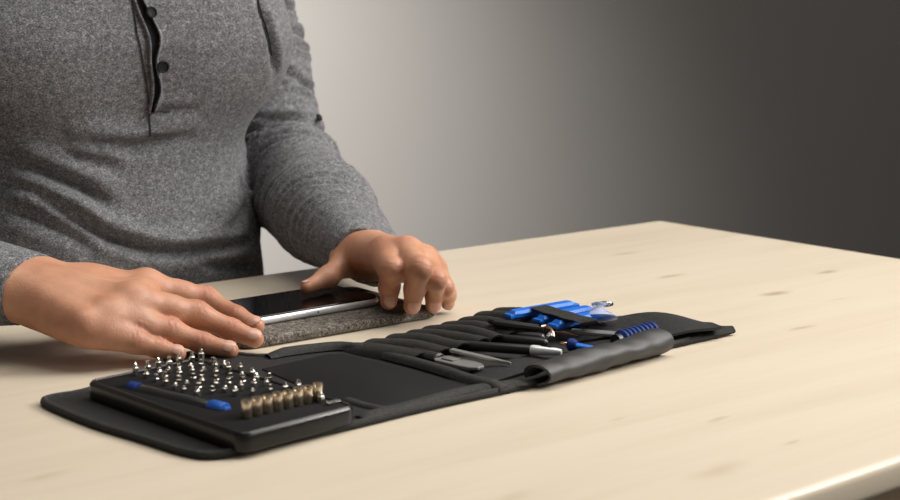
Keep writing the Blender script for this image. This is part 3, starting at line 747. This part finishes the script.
# smooth dark panel between the case and the pockets, in a fabric frame
pq = [Vector((0.4619, 0.7675, 0.0040)), Vector((0.5158, 0.7733, 0.0040)), Vector((0.5260, 0.7669, 0.0040)), Vector((0.5329, 0.7170, 0.0040)), Vector((0.5378, 0.6796, 0.0040)), Vector((0.5433, 0.6463, 0.0040)), Vector((0.5224, 0.6457, 0.0040)), Vector((0.5030, 0.6472, 0.0040)), Vector((0.4829, 0.6441, 0.0040)), Vector((0.4719, 0.6449, 0.0040)), Vector((0.4683, 0.6558, 0.0040)), Vector((0.4576, 0.6836, 0.0040))]
pp = [(p.x, p.y) for p in pq]
if sum(a[0]*b[1]-b[0]*a[1] for a, b in zip(pp, pp[1:]+pp[:1])) < 0: pp = pp[::-1]
bm = bmesh.new(); slab(bm, pp, [(0, .003), (0, .0040), (.0008, .0044)]); rchild(obj('smooth_panel', bm, M['panel']))
def strip_path(name, pts, w, h, mat, par=None, n=40):
    P = [Vector(p) for p in pts]
    def ev(t):
        t *= len(P)-1; i = min(int(t), len(P)-2); f = t-i
        p0, p1, p2, p3 = P[max(i-1, 0)], P[i], P[i+1], P[min(i+2, len(P)-1)]
        return .5*((2*p1)+(p2-p0)*f+(2*p0-5*p1+4*p2-p3)*f*f+(3*p1-p0-3*p2+p3)*f**3), (p2-p1).normalized()
    def fn(u, v):
        p, t = ev(u); s = Vector((t.y, -t.x, 0)).normalized(); a = (v-.5)*2
        return p+s*a*w/2+Vector((0, 0, h*math.sqrt(max(0, 1-a*a*.98))*min(1, u*9+.35, (1-u)*9+.35)))
    return rchild(obj(name, grid_sheet(fn, n, 10, .0011), mat), par)
# raised fabric folds along the sides of the panel
strip_path('panel_border', [Vector((0.4816, 0.7921, 0.0033)), Vector((0.5123, 0.7886, 0.0033)), Vector((0.5361, 0.7757, 0.0035)), Vector((0.5429, 0.7282, 0.0035)), Vector((0.5458, 0.6897, 0.0035)), Vector((0.5456, 0.6558, 0.0035)), Vector((0.5527, 0.6347, 0.0030))], .0095, .0050, M['trim'])
strip_path('panel_border', [Vector((0.4480, 0.6391, 0.0032)), Vector((0.4848, 0.6408, 0.0032)), Vector((0.5308, 0.6455, 0.0032)), Vector((0.5709, 0.6369, 0.0032))], .009, .003, M['trim'])
strip_path('panel_border', [Vector((0.4634, 0.6752, 0.0030)), Vector((0.4652, 0.6574, 0.0030)), Vector((0.4709, 0.6396, 0.0030))], .006, .002, M['trim'])
# pockets: ribbed sleeves side by side, mouths towards the front
PK = [(Vector((0.5407, 0.7822, 0.0040)), Vector((0.5519, 0.7131, 0.0084)), 0.019, 0.0105),
      (Vector((0.5600, 0.7835, 0.0040)), Vector((0.5730, 0.7135, 0.0084)), 0.016, 0.0105),
      (Vector((0.5779, 0.7844, 0.0040)), Vector((0.5879, 0.7129, 0.0096)), 0.016, 0.012),
      (Vector((0.5963, 0.7854, 0.0040)), Vector((0.6035, 0.7128, 0.0100)), 0.016, 0.0125),
      (Vector((0.6139, 0.7873, 0.0040)), Vector((0.6163, 0.7112, 0.0108)), 0.016, 0.0135),
      (Vector((0.6314, 0.7897, 0.0040)), Vector((0.6316, 0.7122, 0.0108)), 0.016, 0.0135),
      (Vector((0.6511, 0.7930, 0.0040)), Vector((0.6459, 0.7139, 0.0112)), 0.016, 0.014),
      (Vector((0.6740, 0.7986, 0.0040)), Vector((0.6612, 0.7152, 0.0116)), 0.016, 0.0145),
      (Vector((0.6925, 0.8017, 0.0040)), Vector((0.6748, 0.7186, 0.0112)), 0.016, 0.014)]
for k, (pb, pf, w, h) in enumerate(PK):
    Bk, Mf_ = pb, pf
    dv = (Mf_-Bk); dv.z = 0; L_ = dv.length; dv.normalize(); sd = Vector((dv.y, -dv.x, 0)); h -= .003
    def fn(u, v, Bk=Bk, dv=dv, sd=sd, L_=L_, h=h, k=k, w=w):
        a = (v-.5)*2
        hh = h*(.30+.70*math.sin(min(1, u*1.5+.05)*PI/2))*(1+.02*math.sin(u*9+k*2)+.012*math.sin(u*41+k))
        rnd = max(0, 1-abs(a)**2.2)**.62
        p = Bk+dv*(L_*u-.006*abs(a)*u)+sd*(-a*w*.55+.0012*math.sin(u*5+k*2))
        return Vector((p.x, p.y, .0032+hh*rnd))
    p = rchild(obj('pocket', grid_sheet(fn, 30, 18, .0011), M['pocket']))
    bm = bmesh.new(); tube(bm, [fn(1.0, v/18)+Vector((0, 0, .0004)) for v in range(19)], .0010, 8); o = obj('pocket_hem', bm, M['trim']); o.parent = p; o.matrix_parent_inverse = rinv
# the loose upper layer in front of the pockets that runs up to the rolled flap
def loose(u, v):
    a = Vector((0.5453, 0.6477, 0.0040)); b = Vector((0.7205, 0.6685, 0.0100)); c = Vector((0.5602, 0.6772, 0.0050)); d = Vector((0.7135, 0.6907, 0.0070))
    p = (a*(1-u)+b*u)*(1-v)+(c*(1-u)+d*u)*v
    return p+Vector((0, 0, .0022*math.sin(u*9)*math.sin(v*PI)))
rchild(obj('inner_flap', grid_sheet(loose, 30, 8, .0012), M['fabric']))
# front flap rolled back on itself: an open tube of black leatherette
A, B = Vector((0.5775, 0.6258, 0.0000)), Vector((0.7015, 0.6376, 0.0000))
axd = (B-A).normalized(); inw = Vector((-axd.y, axd.x, 0))
LR = (B-A).length
def rolled(u, v):
    # v: starts at the front hem on the table, runs round the outside and ends tucked inwards
    r = .0068+.0012*u; ang = -PI*.5-v*PI*1.62
    cx = r*1.0; squash = .92
    p = A+axd*(LR*(u*1.0)+.0025*math.sin(v*6))+inw*(cx+math.cos(ang)*r*1.25)+Vector((0, 0, r*squash+.0024+math.sin(ang)*r*squash))
    return p+Vector((0, 0, .0006*math.sin(u*11+v*5)+.0003*math.sin(u*37+v*9)))+inw*(.0007*math.sin(u*7)+.0003*math.sin(u*29-v*11))
rf = rchild(obj('rolled_flap', grid_sheet(rolled, 44, 30, .0018), M['leather']))
for e in (0.003, .985):
    bm = bmesh.new(); tube(bm, [rolled(e, v/24) for v in range(25)], .0017, 8); o = obj('flap_piping', bm, M['leather']); o.parent = rf; o.matrix_parent_inverse = rinv
bm = bmesh.new()
for s_ in (.30,):
    tube(bm, [rolled(u/30, s_)+Vector((0, 0, .0009)) for u in range(31)], .0003, 5)
o = obj('stitch_line', bm, M['seam']); o.parent = rf; o.matrix_parent_inverse = rinv
bm = bmesh.new(); tube(bm, [rolled(.865, .17+.2*t/6)+Vector((0, 0, .0006))-inw*.0004 for t in range(7)], .0014, 6); o = obj('pull_tab', bm, M['dark']); o.parent = rf; o.matrix_parent_inverse = rinv
# end flap on the right: two layers of heavy cloth lying one over the other
def under(u, v):
    a0, a1 = Vector((0.7137, 0.6497, 0.0010)), Vector((0.7847, 0.6505, 0.0010)); b0, b1 = Vector((0.7383, 0.6998, 0.0040)), Vector((0.7880, 0.6571, 0.0030))
    p = (a0*(1-u)+a1*u)*(1-v)+(b0*(1-u)+b1*u)*v
    return p+Vector((0, 0, .0012+.0035*math.sin(v*PI*.5)*math.sin(min(1, u*1.25)*PI)+.0015*u*math.sin(v*PI)))
rchild(obj('end_flap', grid_sheet(under, 26, 12, .0022), M['fabric']))
def over(u, v):
    a0, a1 = Vector((0.7064, 0.6552, 0.0060)), Vector((0.7661, 0.6469, 0.0080)); b0, b1 = Vector((0.7198, 0.7099, 0.0100)), Vector((0.7771, 0.6657, 0.0060))
    p = (a0*(1-u)+a1*u)*(1-v)+(b0*(1-u)+b1*u)*v
    return p+Vector((0, 0, 0.001+.0060*math.sin(min(1, u*1.10)*PI)**1.2*math.sin((.15+.85*v)*PI*.62)))
rchild(obj('end_flap', grid_sheet(over, 28, 14, .0020), M['fabric']))
# back hump of cloth between blue tools and end flap
def hump(u, v):
    a0, a1 = Vector((0.6553, 0.7369, 0.0100)), Vector((0.7246, 0.6723, 0.0080)); b0, b1 = Vector((0.6814, 0.7798, 0.0100)), Vector((0.7380, 0.6996, 0.0100))
    p = (a0*(1-u)+a1*u)*(1-v)+(b0*(1-u)+b1*u)*v
    return p+Vector((0, 0, .003*math.sin(v*PI)+.0015*math.sin(u*8)))
rchild(obj('tool_panel', grid_sheet(hump, 30, 10, .0014), M['fabric']))
def low(u, v):
    a0, a1 = Vector((0.6227, 0.6752, 0.0040)), Vector((0.7205, 0.6684, 0.0050)); b0, b1 = Vector((0.6553, 0.7369, 0.0100)), Vector((0.7246, 0.6723, 0.0080))
    p = (a0*(1-u)+a1*u)*(1-v)+(b0*(1-u)+b1*u)*v
    return p+Vector((0, 0, .001*math.sin(u*12)))
rchild(obj('tool_panel', grid_sheet(low, 24, 10, .0014), M['fabric']))

# ------------------------------------------------------------------ bit case
case = empty('bit_case', (.3935, .7040, .0036), math.radians(6.3), 'shallow black plastic case holding rows of screwdriver bits on the tool roll', 'case')
cm = Matrix.Translation((.3935, .7040, .0036)) @ Matrix.Rotation(math.radians(6.3), 4, 'Z')
CWd, CHt = .0805, .154
out_ = rrect(CWd, CHt, .0075)
bm = bmesh.new(); slab(bm, out_, [(.0008, 0), (0, .0008), (0, .0088), (.0002, .0093), (.0014, .0107), (.0018, .0109), (.0026, .0108), (.0031, .0102), (.0032, .0086)]); obj('case_body', bm, M['case'], case)
bm = bmesh.new(); slab(bm, rrect(CWd-.007, CHt-.007, .004), [(0, .0080), (0, .0098), (.0005, .0101)]); obj('foam_insert', bm, M['foam'], case)
dA, dB = Vector((0.3798, 0.6780, 0.0115)), Vector((0.3615, 0.7501, 0.0115))
dm = (dA+dB)/2; dang = math.atan2(-(dB-dA).x, (dB-dA).y); dl = (dB-dA).length
sl_ = cm.inverted() @ dm
bm = bmesh.new(); box(bm, (0, 0, 0), (.0115, dl+.012, .0006), .0002, M=Matrix.Translation((sl_.x, sl_.y, .0101)) @ Matrix.Rotation(dang-math.radians(6.3), 4, 'Z')); obj('driver_slot', bm, M['dark'], case)
bm = bmesh.new(); box(bm, (.0325, -.0645, .0112), (.0090, .0034, .0020), .0008); o = obj('latch', bm, M['chrome'], case); o['label'] = 'small bright latch pin'
def up(a, b, c): return cm @ Vector((a, b, c))
# driver lying in its slot
dr = empty('screwdriver', (dm.x, dm.y, .0118), dang, 'dark screwdriver handle with blue bands lying in the slot of the bit case', 'screwdriver')
def along(prof, y0): return Matrix.Translation((0, y0, 0)) @ Matrix.Rotation(-PI/2, 4, 'X')
bm = bmesh.new(); lathe(bm, [(.0030, 0), (.0042, .002), (.0044, .020), (.0040, .035), (.0044, .05), (.0042, dl-.016), (.003, dl-.014)], 20, along(0, -dl/2+.006)); obj('grip', bm, M['blackplastic'], dr)
bm = bmesh.new(); lathe(bm, [(.0046, 0), (.0053, .001), (.0053, .0105), (.0044, .012)], 20, along(0, -dl/2-.005)); bm2 = bm; lathe(bm, [(.0030, 0), (.0036, .001), (.0036, .0035)], 16, along(0, -dl/2-.008)); obj('blue_collar', bm, M['royal'], dr)['label'] = 'blue knurled collar'
bm = bmesh.new(); lathe(bm, [(.0044, 0), (.0049, .001), (.0049, .007), (.004, .008)], 20, along(0, dl/2-.008)); obj('blue_band', bm, M['navy'], dr)['label'] = 'navy blue band'
# bits: one mesh of each length, then copies
def bit_mesh(hh, kind):
    bm = bmesh.new()
    if kind == 0: lathe(bm, [(.0016, 0), (.0019, .0004), (.0019, hh*.62), (.0013, hh*.68), (.0011, hh*.86), (.0004, hh)], 6)
    elif kind == 1: lathe(bm, [(.0019, 0), (.0019, hh*.45), (.0015, hh*.52), (.0015, hh*.95), (.0010, hh)], 6)
    else: lathe(bm, [(.0020, 0), (.0020, hh*.55), (.0014, hh*.62), (.0010, hh*.80), (.0012, hh*.82), (.0011, hh)], 8)
    bmesh.ops.recalc_face_normals(bm, faces=bm.faces)
    me = bpy.data.meshes.new('screwdriver_bit'); bm.to_mesh(me); bm.free(); me.materials.append(M['steel']); return me
BITS = [bit_mesh(h_, k_) for h_, k_ in ((.0058, 0), (.0048, 1), (.0054, 2), (.0042, 0), (.0050, 1))]
TALL = [bit_mesh(.0080, 0), bit_mesh(.0074, 2)]
ORD = 'first second third fourth fifth sixth seventh eighth ninth tenth'.split()
rows, cols = 8, 7
inv = cm.inverted()
g00, g10, g01, g11 = (inv @ q for q in (Vector((0.3756, 0.7702, 0.0141)), Vector((0.4231, 0.7776, 0.0141)), Vector((0.3826, 0.6952, 0.0141)), Vector((0.4351, 0.6831, 0.0141))))
for r in range(rows):
    for c in range(cols):
        if (r == rows-1 and c < 2) or (r == 6 and c == 6): continue
        u_, v_ = c/(cols-1)+RNG.uniform(-.02, .02), r/(rows-1)+RNG.uniform(-.015, .015)
        q = (g00*(1-u_)+g10*u_)*(1-v_)+(g01*(1-u_)+g11*u_)*v_; x, y = q.x, q.y
        me = TALL[(r+c) % 2] if r == 0 or (r == 3 and c == 5) or (c == 5 and r == 2) else BITS[int(RNG.integers(0, 5))]
        o = bpy.data.objects.new('screwdriver_bit', me); COL.objects.link(o)
        o.location = up(x, y, .0101); o.rotation_euler = (RNG.uniform(-.05, .05), RNG.uniform(-.05, .05), RNG.uniform(0, 3))
        tag(o, 'steel bit in the case, %s row from far end, %s from blue driver' % (ORD[r], ORD[c]), 'screwdriver bit', 'small steel bits in the case')
sock = None
for k in range(8):
    f = k/7
    p = Vector((0.3814, 0.6505, 0.0141))*(1-f)+Vector((0.4300, 0.6545, 0.0141))*f
    if sock is None:
        bm = bmesh.new(); lathe(bm, [(.0027, 0), (.0030, .0006), (.0030, .0092), (.0028, .0098), (.0020, .0098), (.0019, .0070)], 24)
        sock = obj('nut_driver_bit', bm, M['brass']); o = sock
        bm = bmesh.new(); lathe(bm, [(.0018, .0078), (.0018, .0082)], 6); hole = obj('hex_hole', bm, M['dark'], sock)
    else:
        o = sock.copy(); COL.objects.link(o); h2 = hole.copy(); COL.objects.link(h2); h2.parent = o
    o.location = (p.x, p.y, .0137); o.rotation_euler = (0, 0, k*.3)
    sc_ = 1.02-.04*f; o.scale = (sc_, sc_, 1.0+.04*(k % 2))
    tag(o, '%s brassy nut driver bit along the case front, counted from the blue driver' % ORD[k], 'nut driver bit', 'nut driver bits along the front of the case')
me = TALL[0]; o = bpy.data.objects.new('screwdriver_bit', me); COL.objects.link(o); p = Vector((0.4291, 0.6500, 0.0141)); o.location = (p.x, p.y, .0137); o.scale = (1.1, 1.1, .80)
tag(o, 'thin steel bit at the end of the brassy front row', 'screwdriver bit', 'small steel bits in the case')

# ------------------------------------------------------------------ hand tools in the pockets
def stick(name, label, cat, a, b, w0, w1, t, mat, extra=None):
    a, b = Vector(a), Vector(b); e = empty(name, a, 0, label, cat); Mx = frame_to((0, 0, 0), b-a); return e, Mx, (b-a).length
# grey plastic spudger: dark sleeve and wide rounded blade
e, Mx, L = stick('spudger', 'short tool with a wide rounded grey plastic blade beside the smooth panel', 'pry tool', Vector((0.5532, 0.7288, 0.0085)), Vector((0.5618, 0.6683, 0.0085)), 0, 0, 0, None)
bm = bmesh.new(); lathe(bm, [(.004, 0), (.0052, .002), (.0054, L*.40), (.0036, L*.42)], 14, Mx @ Matrix.Diagonal((1, .62, 1, 1))); obj('handle', bm, M['blackplastic'], e)
bm = bmesh.new(); slab(bm, [(-.0035, L*.38), (.0035, L*.38), (.0076, L*.46), (.0076, L*.80), (.0062, L*.93), (.0028, L*1.0), (-.0028, L*1.0), (-.0062, L*.93), (-.0076, L*.80), (-.0076, L*.46)], [(.0004, -.0010), (0, -.0006), (0, .0006), (.0004, .0010)], Mx @ Matrix(((1, 0, 0, 0), (0, 0, 1, 0), (0, 1, 0, 0), (0, 0, 0, 1)))); obj('blade', bm, M['greyplastic'], e)['label'] = 'grey rounded blade'
bm = bmesh.new(); box(bm, (0, .0014, L*.57), (.0070, .0012, .010), .0004, M=Mx); obj('blade_ridge', bm, M['greyplastic'], e)
# flat metal pick
e, Mx, L = stick('metal_spudger', 'slim flat grey metal spudger lying beside the plastic blade', 'pry tool', Vector((0.5640, 0.7012, 0.0135)), Vector((0.5801, 0.6607, 0.0100)), 0, 0, 0, None)
bm = bmesh.new(); slab(bm, [(-.0022, 0), (.0022, 0), (.0022, L*.62), (.0012, L*.8), (.0004, L), (-.0004, L), (-.0012, L*.8), (-.0022, L*.62)], [(.0003, -.0010), (0, -.0007), (0, .0007), (.0003, .0010)], Mx @ Matrix(((1, 0, 0, 0), (0, 0, 1, 0), (0, 1, 0, 0), (0, 0, 0, 1)))); obj('shaft', bm, M['greymetal'], e)
# pen shaped tool with a silver cap
e, Mx, L = stick('pen_tool', 'black pen shaped tool with a tapered silver tip pointing out of its pocket', 'tool', Vector((0.5881, 0.7258, 0.0085)), Vector((0.6233, 0.6596, 0.0110)), 0, 0, 0, None)
bm = bmesh.new(); lathe(bm, [(.0026, 0), (.0034, .002), (.0034, L*.70), (.0031, L*.72)], 16, Mx); obj('barrel', bm, M['blackplastic'], e)
bm = bmesh.new(); lathe(bm, [(.0032, L*.715), (.0035, L*.73), (.0033, L*.78), (.0024, L*.95), (.0018, L*.995), (.0008, L)], 20, Mx); obj('metal_tip', bm, M['alu'], e)['label'] = 'tapered silver tip'
bm = bmesh.new(); box(bm, (0, .0029, L*.83), (.0012, .0004, .012), .0001, M=Mx); obj('tip_slot', bm, M['dark'], e)
# second dark pen-like shank
for nm, lb, a, b, r in (('probe', 'slim black tool shank lying in the pocket next to the silver tipped pen', Vector((0.6132, 0.7329, 0.0090)), Vector((0.6331, 0.6837, 0.0110)), .0034),
                        ('tweezer_sleeve', 'thick black tool sleeve with rounded end behind the silver tipped pen', Vector((0.6272, 0.7344, 0.0095)), Vector((0.6389, 0.6930, 0.0115)), .0036)):
    e, Mx, L = stick(nm, lb, 'tool', a, b, 0, 0, 0, None)
    bm = bmesh.new(); lathe(bm, [(r*.6, 0), (r, .002), (r, L*.9), (r*.8, L*.97), (r*.3, L)], 14, Mx); obj('shank', bm, M['blackplastic'], e)
# tweezers with bright curved tips
e = empty('tweezers', Vector((0.6352, 0.7353, 0.0160)), 0, 'black tweezers whose bright hooked tips stick out below the blue bars', 'tweezers')
o0 = Vector(Vector((0.6352, 0.7353, 0.0160)))
for s in (-1, 1):
    pts = [Vector((0.6280, 0.7355, 0.0170))-o0+Vector((-.001, -.0035, 0))*s, Vector((0.6332, 0.7173, 0.0170))-o0+Vector((-.001, -.0030, 0))*s, Vector((0.6435, 0.7021, 0.0165))-o0+Vector((-.001, -.0035, 0))*s]
    bm = bmesh.new(); tube(bm, pts, [.0022, .0026, .0016], 8); obj('arm', bm, M['blackplastic'], e)
bm = bmesh.new(); tube(bm, [Vector((0.6430, 0.7016, 0.0170))-o0, Vector((0.6467, 0.7006, 0.0170))-o0, Vector((0.6457, 0.6944, 0.0165))-o0, Vector((0.6440, 0.6906, 0.0150))-o0, Vector((0.6423, 0.6878, 0.0130))-o0], [.0016, .0017, .0014, .0012, .0008], 10); obj('tip', bm, M['copper'], e)['label'] = 'bright copper coloured tip'
bm = bmesh.new(); tube(bm, [Vector((0.6343, 0.6861, 0.0145))-o0, Vector((0.6400, 0.6892, 0.0155))-o0, Vector((0.6395, 0.6857, 0.0145))-o0], [.0009, .0013, .0008], 8); obj('tip', bm, M['chrome'], e)['label'] = 'bright white metal tip'
# thin probe with copper end
e = empty('thin_pick', Vector((0.6521, 0.6973, 0.0140)), 0, 'very thin metal pick with coppery end lying above the small blue tool', 'pick'); o0 = Vector(Vector((0.6521, 0.6973, 0.0140)))
bm = bmesh.new(); tube(bm, [Vector((0.6505, 0.6986, 0.0140))-o0, Vector((0.6541, 0.6895, 0.0140))-o0, Vector((0.6580, 0.6808, 0.0130))-o0], [.0009, .0009, .0005], 8); obj('rod', bm, M['copper'], e)
# small blue handled tool
e, Mx, L = stick('blue_spudger', 'small blue plastic pry tool pointing to the front under the thin pick', 'pry tool', Vector((0.6285, 0.6662, 0.0150)), Vector((0.6406, 0.6431, 0.0135)), 0, 0, 0, None)
bm = bmesh.new(); lathe(bm, [(.0030, L*.18), (.0042, L*.22), (.0043, L*.32), (.0030, L*.42)], 16, Mx); obj('blue_collar', bm, M['navy'], e)
bm = bmesh.new(); lathe(bm, [(.0028, L*.36), (.0030, L*.5), (.0024, L*.85), (.0012, L)], 12, Mx @ Matrix.Diagonal((1, .6, 1, 1))); obj('blue_blade', bm, M['blue'], e)
bm = bmesh.new(); lathe(bm, [(.0012, 0), (.0012, L*.2)], 8, Mx); obj('metal_end', bm, M['copper'], e)
# flat black handle to the right
e, Mx, L = stick('flat_tool', 'flat dark grey tool handle lying between the thin pick and the blue ribbed grip', 'tool', Vector((0.6621, 0.6920, 0.0135)), Vector((0.6838, 0.6694, 0.0120)), 0, 0, 0, None)
bm = bmesh.new(); slab(bm, [(-.003, 0), (.003, 0), (.0042, L*.5), (.0042, L*.92), (.003, L), (-.003, L), (-.0042, L*.92), (-.0042, L*.5)], [(.0006, -.0014), (0, -.0008), (0, .0008), (.0006, .0014)], Mx @ Matrix(((1, 0, 0, 0), (0, 0, 1, 0), (0, 1, 0, 0), (0, 0, 0, 1)))); obj('handle', bm, M['greyplastic'], e)
# navy ribbed grip half hidden by the rolled flap
a, b = Vector((0.6733, 0.6571, 0.0120)), Vector((0.7125, 0.6611, 0.0125))
e, Mx, L = stick('ribbed_driver', 'navy blue driver with a ribbed grip lying behind the rolled flap', 'screwdriver', a, b, 0, 0, 0, None)
bm = bmesh.new(); pr = [(.0040, 0)]
for k in range(8):
    z = L*(.05+.115*k); pr += [(.0064, z), (.0066, z+L*.055), (.0054, z+L*.075), (.0054, z+L*.10)]
pr += [(.004, L)]
lathe(bm, pr, 20, Mx); obj('ribbed_grip', bm, M['navy'], e)
bm = bmesh.new(); lathe(bm, [(.0045, -.004), (.0045, 0.001)], 16, Mx); obj('end_cap', bm, M['blackplastic'], e)
# three blue opening bars under a black elastic strap
bars = [(Vector((0.6486, 0.7391, 0.0185)), Vector((0.7034, 0.7346, 0.0195)), 'back'), (Vector((0.6537, 0.7144, 0.0185)), Vector((0.7016, 0.7141, 0.0195)), 'middle'), (Vector((0.6512, 0.6964, 0.0185)), Vector((0.7016, 0.7000, 0.0190)), 'front')]
for k, (a, b, nm) in enumerate(bars):
    e, Mx, L = stick('opening_tool', {'back': 'blue plastic opening bar furthest back under the black elastic strap', 'middle': 'blue plastic opening bar between two others under the black strap',
              'front': 'blue plastic opening bar nearest the tweezers under the black strap'}[nm], 'opening tool', a, b, 0, 0, 0, None)
    e['group'] = 'blue opening bars under the strap'
    Mz = Matrix(((1, 0, 0, 0), (0, 0, 1, 0), (0, 1, 0, 0), (0, 0, 0, 1)))
    bm = bmesh.new(); w = .0056
    slab(bm, [(-.0045, 0), (.0035, .000), (w, .004), (w, L-.004), (.0042, L), (-.0042, L), (-w, L-.005), (-w, .006)], [(.0016, -.0028), (0, -.0012), (0, .0012), (.0022, .0030)], Mx @ Mz); obj('bar', bm, M['blue'], e)
    for q in (0, 1):
        bm = bmesh.new(); z0, z1 = (L*.02, -.0035) if q == 0 else (L*.97, L+.0035)
        slab(bm, [(-.0045, min(z0, z1)), (.0045, min(z0, z1)), (.0045, max(z0, z1)), (-.0045, max(z0, z1))], [(.0006, -.0020), (0, -.0012), (0, .0002), (.0006, .0010)], Mx @ Mz); obj('pry_tip', bm, M['blue'], e)
def strapf(u, v):
    S0 = [Vector((0.6805, 0.7502, 0.0185)), Vector((0.6721, 0.7367, 0.0215)), Vector((0.6639, 0.7194, 0.0237)), Vector((0.6643, 0.7127, 0.0228)), Vector((0.6648, 0.7081, 0.0230)), Vector((0.6624, 0.6985, 0.0237)), Vector((0.6628, 0.6929, 0.0228)), Vector((0.6626, 0.6878, 0.0230)), Vector((0.6612, 0.6805, 0.0237)), Vector((0.6658, 0.6784, 0.0215)), Vector((0.6817, 0.6916, 0.0150))]
    t = u*(len(S0)-1); i = min(int(t), len(S0)-2); f = t-i
    p = S0[i]*(1-f)+S0[i+1]*f
    d = (Vector((0.7034, 0.7346, 0.0195))-Vector((0.6486, 0.7391, 0.0185))).normalized()
    return p+d*(v-.5)*.0150
rchild(obj('elastic_strap', grid_sheet(strapf, 32, 6, .0012), M['pocket']))
# clear suction cup
q = Vector((0.6953, 0.6986, 0.0165))
e = empty('suction_cup', q, 0, 'small clear suction cup lying at the right of the blue bars', 'suction cup')
Mx = Matrix.Scale(.95, 4) @ Matrix.Rotation(math.radians(16), 4, 'Y') @ Matrix.Rotation(math.radians(-18), 4, 'X')
bm = bmesh.new(); lathe(bm, [(.0138, 0), (.0144, .0006), (.0120, .0020), (.0085, .0042), (.0050, .0062), (.0040, .0072), (.0040, .0092), (.0052, .0098), (.0055, .0112), (.0040, .0120)], 32, Mx); obj('cup', bm, M['clear'], e)
bm = bmesh.new(); tube(bm, [Mx @ Vector((.0062*math.cos(2*PI*k/24)+.006, .0062*math.sin(2*PI*k/24), .0118)) for k in range(24)], .0009, 8, True); obj('pull_ring', bm, M['chrome'], e)
# ------------------------------------------------------------------ light
def area(name, loc, to, size, power, col=(1, 1, 1), spread=180, sy=None):
    d = bpy.data.lights.new(name, 'AREA'); d.size = size; d.energy = power; d.color = col; d.spread = math.radians(spread)
    if sy: d.shape = 'RECTANGLE'; d.size_y = sy
    o = bpy.data.objects.new(name, d); COL.objects.link(o); o.location = loc
    o.rotation_euler = (Vector(to)-Vector(loc)).to_track_quat('-Z', 'Y').to_euler(); return o
area('softbox_lamp', (2.0, .34, 1.95), (.5, .97, .05), 1.7, 23, (1, .965, .92), 120)
area('added_edge_light', (2.05, -.22, 1.05), (.6, .9, 0), .6, 12, (1, .97, .93), 110)  # added light, put in for the bright line along the table edge
area('added_overhead_fill', (.6, .9, 2.3), (.6, 1.0, 0), 1.3, 8.5, (1, .97, .93), 110)  # overhead fill added to lift the shadowed back of the table
area('added_front_fill', (1.1, -1.7, 1.5), (.6, 1.1, .1), 1.2, 5, (1, .98, .96), 120)  # unseen fill added behind the camera to brighten the finger fronts
sd = bpy.data.lights.new('background_lamp', 'SPOT'); sd.energy = 78; sd.color = (1, .975, .94); sd.spot_size = math.radians(58); sd.spot_blend = 1.0; sd.shadow_soft_size = .12
so = bpy.data.objects.new('background_lamp', sd); COL.objects.link(so); so.location = (.75, 1.55, .62)
so.rotation_euler = (Vector((1.62, 2.65, .02))-so.location).to_track_quat('-Z', 'Y').to_euler()
w = bpy.data.worlds.new('world'); S.world = w; w.use_nodes = True
bg = w.node_tree.nodes['Background']; bg.inputs[0].default_value = (1, .93, .86, 1); bg.inputs[1].default_value = .09
S.view_settings.view_transform = 'Standard'; S.view_settings.look = 'None'; S.view_settings.exposure = 0; S.view_settings.gamma = 1
S.view_settings.use_curve_mapping = False
